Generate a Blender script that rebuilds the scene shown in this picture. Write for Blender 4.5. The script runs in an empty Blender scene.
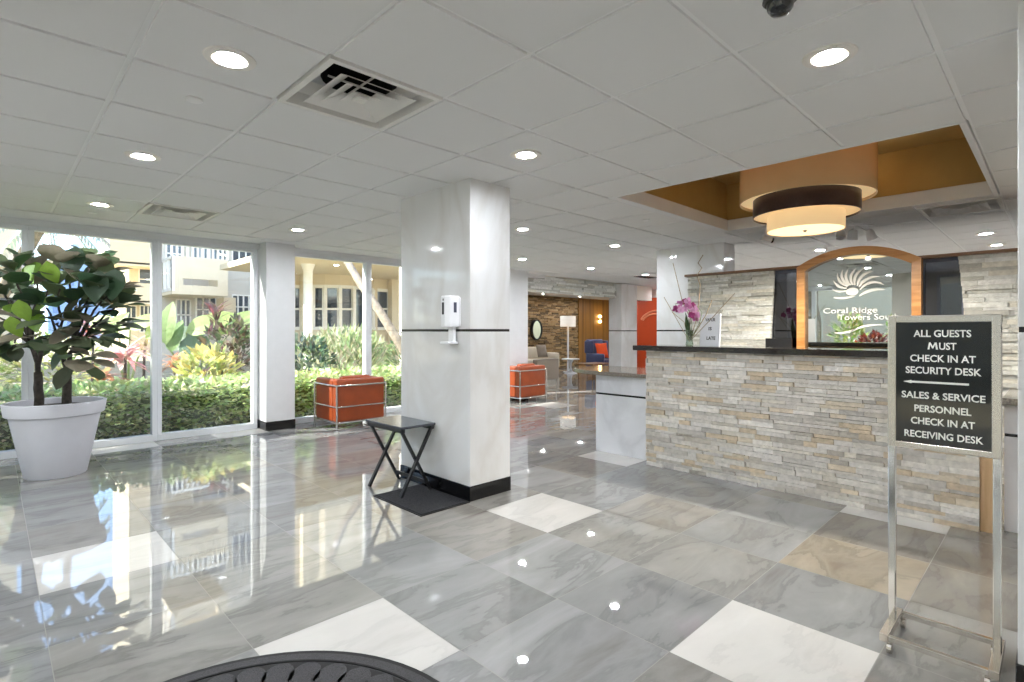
import bpy, bmesh, math, random
from mathutils import Vector, Matrix
R_ = random.Random(7)
S = bpy.context.scene
PI = math.pi

# ---------------------------------------------------------------- camera, sky, sun, exposure
EYE = 1.32; FOC = 534.0; TH = math.radians(45.7); HZ = 331.0
cd = bpy.data.cameras.new('camera'); cam = bpy.data.objects.new('camera', cd)
S.collection.objects.link(cam); S.camera = cam
cam.location = (0, 0, EYE); cam.rotation_euler = (PI/2, 0, TH - PI/2)
cd.sensor_width = 36; cd.lens = 36*FOC/1024; cd.shift_y = (HZ-341)/1024
cd.clip_start = 0.02; cd.clip_end = 500

W = bpy.data.worlds.new('sky'); S.world = W; W.use_nodes = True
wn = W.node_tree.nodes; wl = W.node_tree.links
sky = wn.new('ShaderNodeTexSky'); sky.sky_type = 'NISHITA'; sky.sun_disc = False
sky.sun_elevation = math.radians(52); sky.sun_rotation = math.radians(200); sky.air_density = 1.0; sky.dust_density = 0.6
bgn = wn['Background']; bgn.inputs[1].default_value = 0.42
wl.new(sky.outputs[0], bgn.inputs[0])

sd = bpy.data.lights.new('sun', 'SUN'); sun = bpy.data.objects.new('sun', sd); S.collection.objects.link(sun)
sd.energy = 13.5; sd.angle = math.radians(0.6); sd.color = (1.0, 0.95, 0.86)
sun.rotation_euler = Vector((0.677, -0.358, -0.643)).to_track_quat('-Z', 'Y').to_euler()

S.view_settings.view_transform = 'Standard'; S.view_settings.look = 'None'
S.view_settings.gamma = 1.0; S.view_settings.exposure = 0.72; S.view_settings.use_curve_mapping = False
LAMP = 400.0                                 # radiance of each recessed lamp
S.cycles.max_bounces = 10; S.cycles.diffuse_bounces = 6; S.cycles.glossy_bounces = 5
S.cycles.transparent_max_bounces = 24; S.cycles.transmission_bounces = 8
S.cycles.caustics_reflective = False; S.cycles.caustics_refractive = False
S.cycles.sample_clamp_indirect = 6.0; S.cycles.use_denoising = True

# ---------------------------------------------------------------- helpers
COL = S.collection
Fv = Vector((math.cos(TH), math.sin(TH), 0)); Rv = Vector((math.sin(TH), -math.cos(TH), 0))
def at(u, v, d):                              # a point of the place at depth d
    return Vector((0, 0, EYE)) + d*(Fv + Rv*((u-512)/FOC) + Vector((0, 0, (HZ-v)/FOC)))
def lin(c):
    return tuple(((x/255/12.92) if x/255 <= 0.04045 else ((x/255+0.055)/1.055)**2.4) for x in c)
def rgb(*c): return (*lin(c), 1.0)

def tag(o, label=None, cat=None, group=None, kind=None):
    if label: o['label'] = label
    if cat: o['category'] = cat
    if group: o['group'] = group
    if kind: o['kind'] = kind
    return o
def thing(name, label, cat, loc=(0, 0, 0), group=None, kind=None):
    o = bpy.data.objects.new(name, None); COL.objects.link(o); o.location = loc; o.empty_display_size = 0.1
    return tag(o, label, cat, group, kind)

class MB:
    """collects shapes of one part in a bmesh"""
    def __init__(s):
        s.b = bmesh.new(); s.c = s.b.faces.layers.float_color.new('Col'); s.o = s.b.faces.layers.float_color.new('Off'); s.col = None; s.off = None
    def face(s, vs):
        try: f = s.b.faces.new(vs)
        except ValueError: return None
        if s.col: f[s.c] = (*s.col, 1.0)
        if s.off: f[s.o] = (*s.off, 1.0)
        return f
    def poly(s, pts): return s.face([s.b.verts.new(p) for p in pts])
    def hexa(s, p):                            # 8 points: bottom ring then top ring
        v = [s.b.verts.new(q) for q in p]
        for f in ((3,2,1,0),(4,5,6,7),(0,1,5,4),(1,2,6,5),(2,3,7,6),(3,0,4,7)): s.face([v[i] for i in f])
    def box(s, x0, x1, y0, y1, z0, z1):
        s.hexa([(x0,y0,z0),(x1,y0,z0),(x1,y1,z0),(x0,y1,z0),(x0,y0,z1),(x1,y0,z1),(x1,y1,z1),(x0,y1,z1)])
    def bar(s, a, b, w, h, up=(0,0,1)):        # rectangular bar between two points
        a = Vector(a); b = Vector(b); d = (b-a).normalized(); up = Vector(up)
        if abs(d.dot(up)) > 0.98: up = Vector((1,0,0))
        r = d.cross(up).normalized()*w/2; q = r.cross(d).normalized()*h/2
        s.hexa([a-r-q, a+r-q, b+r-q, b-r-q, a-r+q, a+r+q, b+r+q, b-r+q])
    def ring(s, c, r, ax, n, ph=0):
        ax = Vector(ax).normalized(); t = ax.orthogonal().normalized() if abs(ax.z) < 0.999 else Vector((1,0,0)); u = ax.cross(t)
        return [s.b.verts.new(Vector(c)+r*(math.cos(ph+2*PI*i/n)*t+math.sin(ph+2*PI*i/n)*u)) for i in range(n)]
    def skin(s, rings, cap0=True, cap1=True):
        n = len(rings[0])
        for A, B in zip(rings, rings[1:]):
            for i in range(n): s.face([A[i], A[(i+1)%n], B[(i+1)%n], B[i]])
        if cap0: s.face(rings[0][::-1])
        if cap1: s.face(rings[-1])
    def tube(s, pts, r, n=8):                  # round tube through points; r a number or a list
        pts = [Vector(p) for p in pts]; rs = r if isinstance(r, (list, tuple)) else [r]*len(pts)
        t = None; rings = []
        for i, p in enumerate(pts):
            d = (pts[min(i+1, len(pts)-1)]-pts[max(i-1, 0)]).normalized()
            if t is None: t = d.orthogonal().normalized()
            t = (t-d*t.dot(d)).normalized(); u = d.cross(t)
            rings.append([s.b.verts.new(p+rs[i]*(math.cos(2*PI*k/n)*t+math.sin(2*PI*k/n)*u)) for k in range(n)])
        s.skin(rings)
    def lathe(s, prof, c=(0,0,0), n=32, cap0=True, cap1=True):   # profile [(r, z)]
        c = Vector(c)
        rings = [[s.b.verts.new(c+Vector((r*math.cos(2*PI*k/n), r*math.sin(2*PI*k/n), z))) for k in range(n)] for r, z in prof]
        s.skin(rings, cap0, cap1)
    def prism(s, pts, d):                      # polygon extruded along vector d
        d = Vector(d); a = [s.b.verts.new(p) for p in pts]; b = [s.b.verts.new(Vector(p)+d) for p in pts]
        n = len(a); s.face(a[::-1]); s.face(b)
        for i in range(n): s.face([a[i], a[(i+1)%n], b[(i+1)%n], b[i]])
    def leaf(s, base, d, up, L, wd, droop=0.3, cup=0.15, n=5, shape=0.5, petiole=0.0):
        """a leaf blade: strip with a midrib; shape = where it is widest"""
        base = Vector(base); d = Vector(d).normalized(); up = Vector(up)
        r = d.cross(up)
        if r.length < 1e-3: r = d.orthogonal()
        r.normalize(); up = r.cross(d).normalized()
        rows = []
        for i in range(n+1):
            t = i/n
            w = (math.sin(PI*t**(math.log(0.5)/math.log(shape))))**0.75*wd/2 if 0 < t < 1 else 0.0
            a = droop*t
            c = base + d*L*(t*math.cos(a*0.6)+petiole) - up*L*t*math.sin(a)*0.7
            if w < 1e-5: rows.append([s.b.verts.new(c)])
            else: rows.append([s.b.verts.new(c-r*w+up*w*cup), s.b.verts.new(c), s.b.verts.new(c+r*w+up*w*cup)])
        for A, B in zip(rows, rows[1:]):
            if len(A) == 1 and len(B) == 3: s.face([A[0], B[1], B[0]]); s.face([A[0], B[2], B[1]])
            elif len(A) == 3 and len(B) == 3: s.face([A[0],A[1],B[1],B[0]]); s.face([A[1],A[2],B[2],B[1]])
            elif len(A) == 3: s.face([A[0],A[1],B[0]]); s.face([A[1],A[2],B[0]])
    def build(s, name, mat, parent=None, origin=None, smooth=False, bevel=0.0, seg=2, fixn=True):
        if fixn: bmesh.ops.recalc_face_normals(s.b, faces=s.b.faces)
        me = bpy.data.meshes.new(name)
        o = bpy.data.objects.new(name, me); COL.objects.link(o)
        if parent is not None:
            o.parent = parent; base = Vector((0,0,0)); q = parent
            while q is not None: base += Vector(q.location); q = q.parent
            bmesh.ops.translate(s.b, verts=s.b.verts, vec=-base)
        elif origin is not None:
            bmesh.ops.translate(s.b, verts=s.b.verts, vec=-Vector(origin)); o.location = origin
        s.b.to_mesh(me); s.b.free()
        if mat: me.materials.append(mat)
        if smooth: me.shade_smooth()
        if bevel:
            m = o.modifiers.new('bevel', 'BEVEL'); m.width = bevel; m.segments = seg; m.limit_method = 'ANGLE'; m.angle_limit = math.radians(40)
        return o
def struct(name, mb, mat, parent=None, **k):
    o = mb.build(name, mat, parent, **k)
    if parent is None: o['kind'] = 'structure'
    return o
def smooth_by(o, deg=40):
    me = o.data
    me.shade_smooth()
    try: me.set_sharp_from_angle(angle=math.radians(deg))
    except Exception: pass
    return o
def dup(root, loc=None):
    r = root.copy(); COL.objects.link(r)
    for ch in list(root.children):
        c = ch.copy(); COL.objects.link(c); c.parent = r
        for g in list(ch.children):
            e = g.copy(); COL.objects.link(e); e.parent = c
    if loc is not None: r.location = loc
    return r

# ---------------------------------------------------------------- materials
def mk(name):
    m = bpy.data.materials.new(name); m.use_nodes = True
    return m, m.node_tree.nodes, m.node_tree.links, m.node_tree.nodes['Principled BSDF']
def mat(name, c, rough=0.5, metal=0.0, spec=0.5, noise=0.0, nscale=8.0, bump=0.0, bscale=60.0, emit=0.0, trans=0.0, coat=0.0, sheen=0.0):
    m, n, l, p = mk(name)
    p.inputs['Base Color'].default_value = (*lin(c), 1); p.inputs['Roughness'].default_value = rough
    p.inputs['Metallic'].default_value = metal; p.inputs['Specular IOR Level'].default_value = spec
    p.inputs['Coat Weight'].default_value = coat
    if sheen: p.inputs['Sheen Weight'].default_value = sheen
    tc = n.new('ShaderNodeTexCoord')
    if noise:
        t = n.new('ShaderNodeTexNoise'); t.inputs['Scale'].default_value = nscale; t.inputs['Detail'].default_value = 6
        l.new(tc.outputs['Object'], t.inputs['Vector'])
        r = n.new('ShaderNodeValToRGB'); a = lin(c)
        r.color_ramp.elements[0].color = (*[x*(1-noise) for x in a], 1); r.color_ramp.elements[1].color = (*[min(1, x*(1+noise)) for x in a], 1)
        r.color_ramp.elements[0].position = 0.3; r.color_ramp.elements[1].position = 0.7
        l.new(t.outputs['Fac'], r.inputs[0]); l.new(r.outputs[0], p.inputs['Base Color'])
    if bump:
        t = n.new('ShaderNodeTexNoise'); t.inputs['Scale'].default_value = bscale; t.inputs['Detail'].default_value = 4
        l.new(tc.outputs['Object'], t.inputs['Vector'])
        b = n.new('ShaderNodeBump'); b.inputs['Strength'].default_value = bump; b.inputs['Distance'].default_value = 0.01
        l.new(t.outputs['Fac'], b.inputs['Height']); l.new(b.outputs[0], p.inputs['Normal'])
    if emit: p.inputs['Emission Color'].default_value = (*lin(c), 1); p.inputs['Emission Strength'].default_value = emit
    return m
def attr_mat(name, rough=0.6, spec=0.3, noise=0.25, nscale=30.0, bump=0.3, bscale=40.0, trans=0.0):
    """colour stored per face, with fine mottling; optional light passing through (leaves)"""
    m, n, l, p = mk(name)
    p.inputs['Roughness'].default_value = rough; p.inputs['Specular IOR Level'].default_value = spec
    a = n.new('ShaderNodeAttribute'); a.attribute_name = 'Col'
    tc = n.new('ShaderNodeTexCoord'); t = n.new('ShaderNodeTexNoise'); t.inputs['Scale'].default_value = nscale; t.inputs['Detail'].default_value = 5
    l.new(tc.outputs['Object'], t.inputs['Vector'])
    mp = n.new('ShaderNodeMapRange'); mp.inputs[1].default_value = 0.25; mp.inputs[2].default_value = 0.75
    mp.inputs[3].default_value = 1-noise; mp.inputs[4].default_value = 1+noise; l.new(t.outputs['Fac'], mp.inputs[0])
    mx = n.new('ShaderNodeVectorMath'); mx.operation = 'SCALE'; l.new(a.outputs['Color'], mx.inputs[0]); l.new(mp.outputs[0], mx.inputs['Scale'])
    l.new(mx.outputs[0], p.inputs['Base Color'])
    if bump:
        b = n.new('ShaderNodeBump'); b.inputs['Strength'].default_value = bump; b.inputs['Distance'].default_value = 0.01
        t2 = n.new('ShaderNodeTexNoise'); t2.inputs['Scale'].default_value = bscale; l.new(tc.outputs['Object'], t2.inputs['Vector'])
        l.new(t2.outputs['Fac'], b.inputs['Height']); l.new(b.outputs[0], p.inputs['Normal'])
    if trans:
        tr = n.new('ShaderNodeBsdfTranslucent'); l.new(mx.outputs[0], tr.inputs['Color'])
        ms = n.new('ShaderNodeMixShader'); ms.inputs[0].default_value = trans
        l.new(p.outputs[0], ms.inputs[1]); l.new(tr.outputs[0], ms.inputs[2])
        l.new(ms.outputs[0], n['Material Output'].inputs[0])
    return m
def marble(name, base, vein, rough=0.08, scale=1.2, amount=0.5, spec=0.5):
    m, n, l, p = mk(name)
    p.inputs['Roughness'].default_value = rough; p.inputs['Specular IOR Level'].default_value = spec
    tc = n.new('ShaderNodeTexCoord'); mpg = n.new('ShaderNodeMapping'); mpg.inputs['Rotation'].default_value = (0.5, 0.6, 0.4); mpg.inputs['Scale'].default_value = (1, 1, 0.45)
    l.new(tc.outputs['Object'], mpg.inputs[0])
    t = n.new('ShaderNodeTexNoise'); t.inputs['Scale'].default_value = scale; t.inputs['Detail'].default_value = 8; t.inputs['Distortion'].default_value = 1.6
    l.new(mpg.outputs[0], t.inputs['Vector'])
    r = n.new('ShaderNodeValToRGB'); e = r.color_ramp.elements
    e[0].position = 0.43; e[0].color = rgb(*base); e[1].position = 0.57; e[1].color = rgb(*base)
    k = e.new(0.5); k.color = (*[a*(1-amount)+b*amount for a, b in zip(lin(base), lin(vein))], 1)
    l.new(t.outputs['Fac'], r.inputs[0])
    t2 = n.new('ShaderNodeTexNoise'); t2.inputs['Scale'].default_value = scale*1.7; l.new(tc.outputs['Object'], t2.inputs['Vector'])
    mx = n.new('ShaderNodeMixRGB'); mx.blend_type = 'MULTIPLY'; mx.inputs[0].default_value = 0.25
    l.new(r.outputs[0], mx.inputs[1]); l.new(t2.outputs['Fac'], mx.inputs[2]); l.new(mx.outputs[0], p.inputs['Base Color'])
    return m
def wood(name, c1, c2, rough=0.35, axis=2, scale=3.0, stretch=0.08):
    m, n, l, p = mk(name); p.inputs['Roughness'].default_value = rough
    tc = n.new('ShaderNodeTexCoord'); mp = n.new('ShaderNodeMapping'); sc = [1, 1, 1]; sc[axis] = stretch; mp.inputs['Scale'].default_value = sc
    l.new(tc.outputs['Object'], mp.inputs[0])
    t = n.new('ShaderNodeTexNoise'); t.inputs['Scale'].default_value = scale*8; t.inputs['Detail'].default_value = 6; t.inputs['Distortion'].default_value = 0.6
    l.new(mp.outputs[0], t.inputs['Vector'])
    r = n.new('ShaderNodeValToRGB'); r.color_ramp.elements[0].position = 0.35; r.color_ramp.elements[1].position = 0.68
    r.color_ramp.elements[0].color = rgb(*c1); r.color_ramp.elements[1].color = rgb(*c2)
    l.new(t.outputs['Fac'], r.inputs[0]); l.new(r.outputs[0], p.inputs['Base Color'])
    return m
def glass(name, tint=(250, 252, 252), refl=0.06, rough=0.0, edge=0.55):
    m, n, l, p = mk(name); n.remove(p)
    t = n.new('ShaderNodeBsdfTransparent'); t.inputs[0].default_value = rgb(*tint)
    g = n.new('ShaderNodeBsdfGlossy'); g.inputs['Roughness'].default_value = rough; g.inputs['Color'].default_value = (1, 1, 1, 1)
    lw = n.new('ShaderNodeLayerWeight'); lw.inputs['Blend'].default_value = 0.25
    mp = n.new('ShaderNodeMapRange'); mp.inputs[3].default_value = refl; mp.inputs[4].default_value = edge; l.new(lw.outputs['Fresnel'], mp.inputs[0])
    ms = n.new('ShaderNodeMixShader'); l.new(mp.outputs[0], ms.inputs[0]); l.new(t.outputs[0], ms.inputs[1]); l.new(g.outputs[0], ms.inputs[2])
    l.new(ms.outputs[0], n['Material Output'].inputs[0])
    return m
def emis(name, c, s):
    m, n, l, p = mk(name); n.remove(p); e = n.new('ShaderNodeEmission'); e.inputs[0].default_value = rgb(*c); e.inputs[1].default_value = s
    l.new(e.outputs[0], n['Material Output'].inputs[0]); return m

def floor_mat():
    m, n, l, p = mk('polished_floor_tile')
    p.inputs['Roughness'].default_value = 0.018; p.inputs['IOR'].default_value = 2.15; p.inputs['Specular IOR Level'].default_value = 0.5
    a = n.new('ShaderNodeAttribute'); a.attribute_name = 'Col'; o = n.new('ShaderNodeAttribute'); o.attribute_name = 'Off'
    tc = n.new('ShaderNodeTexCoord')
    ad = n.new('ShaderNodeVectorMath'); ad.operation = 'ADD'; sc = n.new('ShaderNodeVectorMath'); sc.operation = 'SCALE'; sc.inputs['Scale'].default_value = 30
    l.new(o.outputs['Color'], sc.inputs[0]); l.new(tc.outputs['Object'], ad.inputs[0]); l.new(sc.outputs[0], ad.inputs[1])
    mp = n.new('ShaderNodeMapping'); mp.inputs['Rotation'].default_value = (0, 0, 0.5); mp.inputs['Scale'].default_value = (0.7, 2.3, 1); l.new(ad.outputs[0], mp.inputs[0])
    t = n.new('ShaderNodeTexNoise'); t.inputs['Scale'].default_value = 1.7; t.inputs['Detail'].default_value = 9; t.inputs['Roughness'].default_value = 0.58; t.inputs['Distortion'].default_value = 0.55
    l.new(mp.outputs[0], t.inputs['Vector'])
    r = n.new('ShaderNodeValToRGB'); e = r.color_ramp.elements
    e[0].position = 0.28; e[0].color = (0.66, 0.63, 0.60, 1); e[1].position = 0.72; e[1].color = (1.22, 1.22, 1.22, 1)
    for q, v in ((0.41, 0.90), (0.475, 0.72), (0.495, 0.93), (0.60, 1.06)): k = e.new(q); k.color = (v, v, v*0.99, 1)
    l.new(t.outputs['Fac'], r.inputs[0])
    # veining strength follows the tile kind: alpha-like weight kept in Off.z scaled attribute "Vein"
    vn = n.new('ShaderNodeAttribute'); vn.attribute_name = 'Vein'
    mx = n.new('ShaderNodeMixRGB'); mx.inputs[1].default_value = (1, 1, 1, 1); l.new(vn.outputs['Fac'], mx.inputs[0]); l.new(r.outputs[0], mx.inputs[2])
    mu = n.new('ShaderNodeMixRGB'); mu.blend_type = 'MULTIPLY'; mu.inputs[0].default_value = 1; l.new(a.outputs['Color'], mu.inputs[1]); l.new(mx.outputs[0], mu.inputs[2])
    l.new(mu.outputs[0], p.inputs['Base Color'])
    return m

M = dict(
    floor=floor_mat(), grout=mat('grout', (132, 129, 124), 0.7),
    tile=mat('ceiling_tile', (226, 226, 226), 0.9, spec=0.2, bump=0.12, bscale=220), grid=mat('ceiling_grid', (235, 235, 235), 0.5),
    plaster=mat('white_plaster', (226, 227, 228), 0.75, noise=0.02), beige=mat('beige_paint', (228, 222, 212), 0.7, noise=0.03),
    marble=marble('white_marble', (238, 238, 238), (200, 192, 180), 0.06, 0.8, 0.26, 0.4), marble_desk=marble('desk_marble', (244, 245, 249), (204, 204, 208), 0.08, 1.0, 0.4),
    black_gloss=mat('black_gloss', (14, 14, 16), 0.12), black=mat('black_paint', (22, 22, 24), 0.45), bandm=mat('dark_band', (26, 22, 24), 0.2),
    granite=mat('dark_granite', (46, 42, 40), 0.07, noise=0.5, nscale=90), granite_l=mat('speckled_granite', (120, 112, 102), 0.08, noise=0.5, nscale=80),
    alu=mat('white_window_frame', (222, 225, 228), 0.4), glass=glass('window_glass'), chrome=mat('chrome', (225, 222, 218), 0.12, 1.0),
    brushed=mat('brushed_metal', (205, 198, 190), 0.25, 1.0), gold=mat('gold_paint', (184, 158, 104), 0.38, 0.25, noise=0.08, nscale=3), white=mat('white_plastic', (236, 236, 238), 0.35),
    pot=mat('pot_plastic', (216, 216, 223), 0.5, noise=0.02), soil=mat('soil', (70, 62, 55), 0.95, noise=0.5, nscale=60, bump=0.8),
    bark=mat('bark', (66, 60, 54), 0.85, noise=0.4, nscale=30, bump=0.6), leaf=attr_mat('ficus_leaf', 0.45, 0.4, 0.12, 25, 0.15, 30, 0.22),
    gleaf=attr_mat('garden_leaf', 0.55, 0.3, 0.2, 14, 0.0, 10, 0.42), stone=attr_mat('split_stone', 0.85, 0.25, 0.16, 26, 0.7, 55),
    leather=mat('cognac_leather', (150, 66, 26), 0.42, noise=0.12, nscale=6, bump=0.08, bscale=120), rubber=mat('rubber', (18, 18, 18), 0.7),
    matpile=mat('mat_pile', (38, 38, 42), 0.95, noise=0.55, nscale=70, bump=0.9, bscale=180), mat_edge=mat('mat_edge', (66, 65, 67), 0.9, noise=0.25, nscale=160, bump=0.5, bscale=300),
    walnut=wood('golden_frame_wood', (172, 116, 62), (208, 154, 96), 0.28, 1, 2.5), brownwood=wood('brown_wood', (120, 82, 46), (160, 116, 70), 0.4),
    panelwood=wood('panel_wood', (122, 78, 24), (158, 108, 40), 0.45, 2, 1.0, 0.02), beigewood=wood('end_wood', (204, 168, 124), (222, 190, 150), 0.5),
    slate=mat('slate_paint', (86, 92, 108), 0.6), darkroom=mat('dark_panel', (40, 42, 48), 0.5), cap=mat('brown_cap', (128, 96, 70), 0.4),
    black_board=mat('sign_black', (20, 19, 16), 0.06, spec=0.6), letter=mat('white_letter', (238, 236, 230), 0.5), paper=mat('paper_white', (236, 238, 244), 0.6),
    drum=mat('pearl_shade', (226, 196, 150), 0.22, spec=0.5, noise=0.05, nscale=4), drum_dark=mat('brown_shade', (58, 40, 36), 0.3, noise=0.15, nscale=60),
    shade=mat('cream_shade', (232, 200, 150), 0.7, emit=0.34, noise=0.04), diffuser=mat('lit_diffuser', (255, 232, 186), 0.6, emit=0.8),
    lampdisc=emis('lamp_glow', (243, 248, 255), LAMP), reflector=mat('warm_reflector', (250,226,184), .3), trimring=mat('lamp_trim', (232, 228, 222), 0.4),
    lens=mat('camera_dome', (10, 10, 12), 0.03, spec=0.8), duct=mat('duct_black', (14, 14, 14), 0.6), vent=mat('vent_white', (224, 222, 218), 0.45),
    grey_fab=mat('taupe_fabric', (124, 112, 98), 0.9, noise=0.15, nscale=120, sheen=0.3), cream_fab=mat('cream_fabric', (204, 194, 176), 0.9, noise=0.06, nscale=60),
    blue_fab=mat('blue_fabric', (76, 82, 118), 0.85, noise=0.1, nscale=60, sheen=0.3), orange_fab=mat('orange_fabric', (222, 82, 30), 0.85, noise=0.08), pale_blue=mat('pale_blue_fabric', (140, 160, 184), 0.9),
    redpanel=mat('red_panel', (196, 72, 26), 0.4, noise=0.05, nscale=2), mirror=mat('mirror', (206, 210, 207), 0.01, 1.0), mirror_dim=mat('lounge_mirror', (120, 128, 128), 0.02, 1.0), etched=mat('etched_white', (206, 205, 200), 0.7),
    wallcream=mat('cream_stucco', (222, 207, 178), 0.85, noise=0.03, nscale=2), render_grey=mat('pale_render', (206, 200, 188), 0.85), outwhite=mat('white_render', (246, 244, 238), 0.8), outglass=mat('dark_house_glass', (66, 78, 92), 0.04, spec=0.8),
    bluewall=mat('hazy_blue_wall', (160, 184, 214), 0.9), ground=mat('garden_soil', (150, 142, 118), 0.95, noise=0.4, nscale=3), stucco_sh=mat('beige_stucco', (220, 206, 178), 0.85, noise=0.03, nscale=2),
    trunk=mat('palm_bark', (140, 128, 112), 0.9, noise=0.35, nscale=14, bump=0.8, bscale=26), magenta=attr_mat('orchid_petal', 0.5, 0.3, 0.1, 40, 0, 10, 0.3), twig=mat('twig', (150, 132, 104), 0.85, noise=0.3, nscale=40),
    shade_w=mat('linen_shade', (226, 220, 208), 0.8, emit=0.25), sconce=emis('sconce_glow', (255, 214, 140), 14.0), fbulb=emis('bulb_glow', (255, 206, 130), 30.0), sign_grey=mat('dark_print', (34, 34, 40), 0.5), navy=mat('grey_print', (70, 74, 92), 0.6),
)

def see_through(m, c, k):                      # cloth that lets some lamp light through
    n, l = m.node_tree.nodes, m.node_tree.links; tr = n.new('ShaderNodeBsdfTranslucent'); tr.inputs[0].default_value = rgb(*c)
    ms = n.new('ShaderNodeMixShader'); ms.inputs[0].default_value = k; l.new(n['Principled BSDF'].outputs[0], ms.inputs[1]); l.new(tr.outputs[0], ms.inputs[2]); l.new(ms.outputs[0], n['Material Output'].inputs[0])
see_through(M['drum'], (236, 192, 128), .15)
# ---------------------------------------------------------------- the setting: floor
CZ = 2.51
fx, fy, TS = 0.172, 0.512, 0.6085
white_cells = {(0,5),(1,2),(3,0),(4,3),(7,4),(7,0),(1,11),(3,11),(11,9),(16,9),(14,12)}
mb = MB(); vein = mb.b.faces.layers.float.new('Vein')
greys = [(148,148,148),(143,143,142),(152,152,151),(147,145,141),(139,139,138),(151,149,144),(145,145,146),(149,145,139)]
g = 0.0016
for i in range(-7, 36):
    for j in range(-4, 20):
        x0, y0 = fx+i*TS, fy+j*TS
        if j > 11 and i < 13: continue
        w = (i, j) in white_cells
        if w: c = (208, 205, 200)
        else:
            c = greys[R_.randrange(len(greys))]
            if j < 1 and i > 4: c = greys[R_.choice((3, 7, 4, 5))]; c = tuple(int(v*k) for v, k in zip(c, (.93,.90,.86)))
        cc = lin(c)
        if i == 5 and j == 0: cc = lin((158, 147, 130))
        if x0 > 7.0 and y0 < 4.6: cc = lin((214, 206, 194))  # unseen tiles lightened to bounce light onto the rear ceiling
        mb.col = cc; mb.off = (R_.random(), R_.random(), 0.0)
        f = mb.poly([(x0+g, y0+g, 0), (x0+TS-g, y0+g, 0), (x0+TS-g, y0+TS-g, 0), (x0+g, y0+TS-g, 0)])
        f[vein] = 0.34 if w else R_.choice((0.75, 0.9, 1.0, 1.0))
        if i == 4 and j == 2: f[vein] = 1.0
struct('floor', mb, M['floor'])
mb = MB(); mb.box(-4.2, 22, -2, 7.72, -0.12, -0.0015); mb.box(7.96, 22, 7.72, 12.56, -0.12, -0.0015)
struct('trim_1', mb, M['grout'])

# ceiling: lay-in tiles on a white grid, one mesh each; opening for the lamp recess
cx, cy, CS = 0.433, 0.358, 0.6118
CO = (3.955, 6.20, 0.40, 2.72)               # recess
VENTS = {(1, 3), (1, 9)}
V3 = (6.40, 7.01, cy+.004, cy+CS-.004)        # third diffuser, beside the recess
mb = MB()
def tile_rect(x0, x1, y0, y1):
    q = 0.009
    mb.hexa([(x0+q+.004,y0+q+.004,CZ-0.006),(x1-q-.004,y0+q+.004,CZ-0.006),(x1-q-.004,y1-q-.004,CZ-0.006),(x0+q+.004,y1-q-.004,CZ-0.006),
             (x0+q,y0+q,CZ+0.02),(x1-q,y0+q,CZ+0.02),(x1-q,y1-q,CZ+0.02),(x0+q,y1-q,CZ+0.02)])
for i in range(-8, 36):
    for j in range(-5, 11):
        if (i, j) in VENTS: continue
        x0, x1, y0, y1 = cx+i*CS, cx+(i+1)*CS, cy+j*CS, cy+(j+1)*CS
        if x1 < -4.1 or x0 > 21.5: continue
        rects = [(x0, x1, y0, y1)]
        ax0, ax1, ay0, ay1 = CO[0], CO[1]+0.10, CO[2]-0.04, CO[3]+0.095
        if x0 < ax1 and x1 > ax0 and y0 < ay1-0.02 and y1 > ay0+0.02:
            rects = []
            if x0 < ax0: rects.append((x0, ax0, y0, y1))
            if x1 > ax1: rects.append((ax1, x1, y0, y1))
        if j == 0 and i == 9: rects = [(ax1, V3[0], y0, y1)]
        if j == 0 and i == 10: rects = [(V3[1], x1, y0, y1)]
        for r in rects:
            if r[1]-r[0] > 0.05: tile_rect(*r)
struct('ceiling', mb, M['tile'])
mb = MB(); zt = CZ+0.004                       # the grid and slab above the tiles
def grid_box(a, b, c, d): mb.box(a, b, c, d, zt, zt+0.02)
vx0, vx1 = cx+CS, cx+2*CS
segs = [(-2, cy+3*CS), (cy+4*CS, cy+9*CS), (cy+10*CS, 7.12)]
grid_box(-4.2, vx0, -2, 7.12)
for a, b in segs: grid_box(vx0, vx1, a, b)
grid_box(vx1, CO[0], -2, 7.12); grid_box(CO[1]+.1, V3[0], -2, 7.12); grid_box(V3[1], 21.6, -2, 7.12); grid_box(V3[0], V3[1], -2, V3[2]); grid_box(V3[0], V3[1], V3[3], 7.12)
grid_box(CO[0], CO[1]+.1, -2, CO[2]-.04); grid_box(CO[0], CO[1]+.1, CO[3]+.09, 7.12)
struct('trim_2', mb, M['grid'])
mb = MB(); mb.box(-4.2, 8.3, 7.10, 7.75, CZ-0.012, CZ+0.03); struct('trim_3', mb, M['plaster'])     # plain soffit along the windows
mb = MB(); mb.box(-4.3, 22, -2.1, 7.74, 3.25, 3.4); mb.box(7.96, 22, 7.74, 12.56, 3.25, 3.4); struct('roof', mb, M['plaster'])

# recess in the ceiling: white lip, gold sides and top
mb = MB(); x0, x1, y0, y1 = CO
mb.box(x0, x1+.09, y1, y1+.085, CZ-.012, CZ+.115); mb.box(x1, x1+.09, y0-.035, y1, CZ-.012, CZ+.115)
mb.box(x0-.02, x0, y0-.035, y1+.085, CZ-.012, CZ+.115); mb.box(x0, x1, y0-.035, y0, CZ-.012, CZ+.115)
struct('trim_4', mb, M['plaster'], bevel=0.004)
mb = MB(); z0, z1 = CZ+.115, 3.05
for q in ((x0-.1, x1+.1, y1+.03, y1+.06, z0, z1), (x0-.1, x1+.1, y0-.06, y0-.03, z0, z1), (x0-.06, x0-.03, y0-.03, y1+.03, z0, z1), (x1+.03, x1+.06, y0-.03, y1+.03, z0, z1), (x0-.1, x1+.1, y0-.1, y1+.1, z1, z1+.03)): mb.box(*q)
struct('trim_5', mb, M['gold'])

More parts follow.
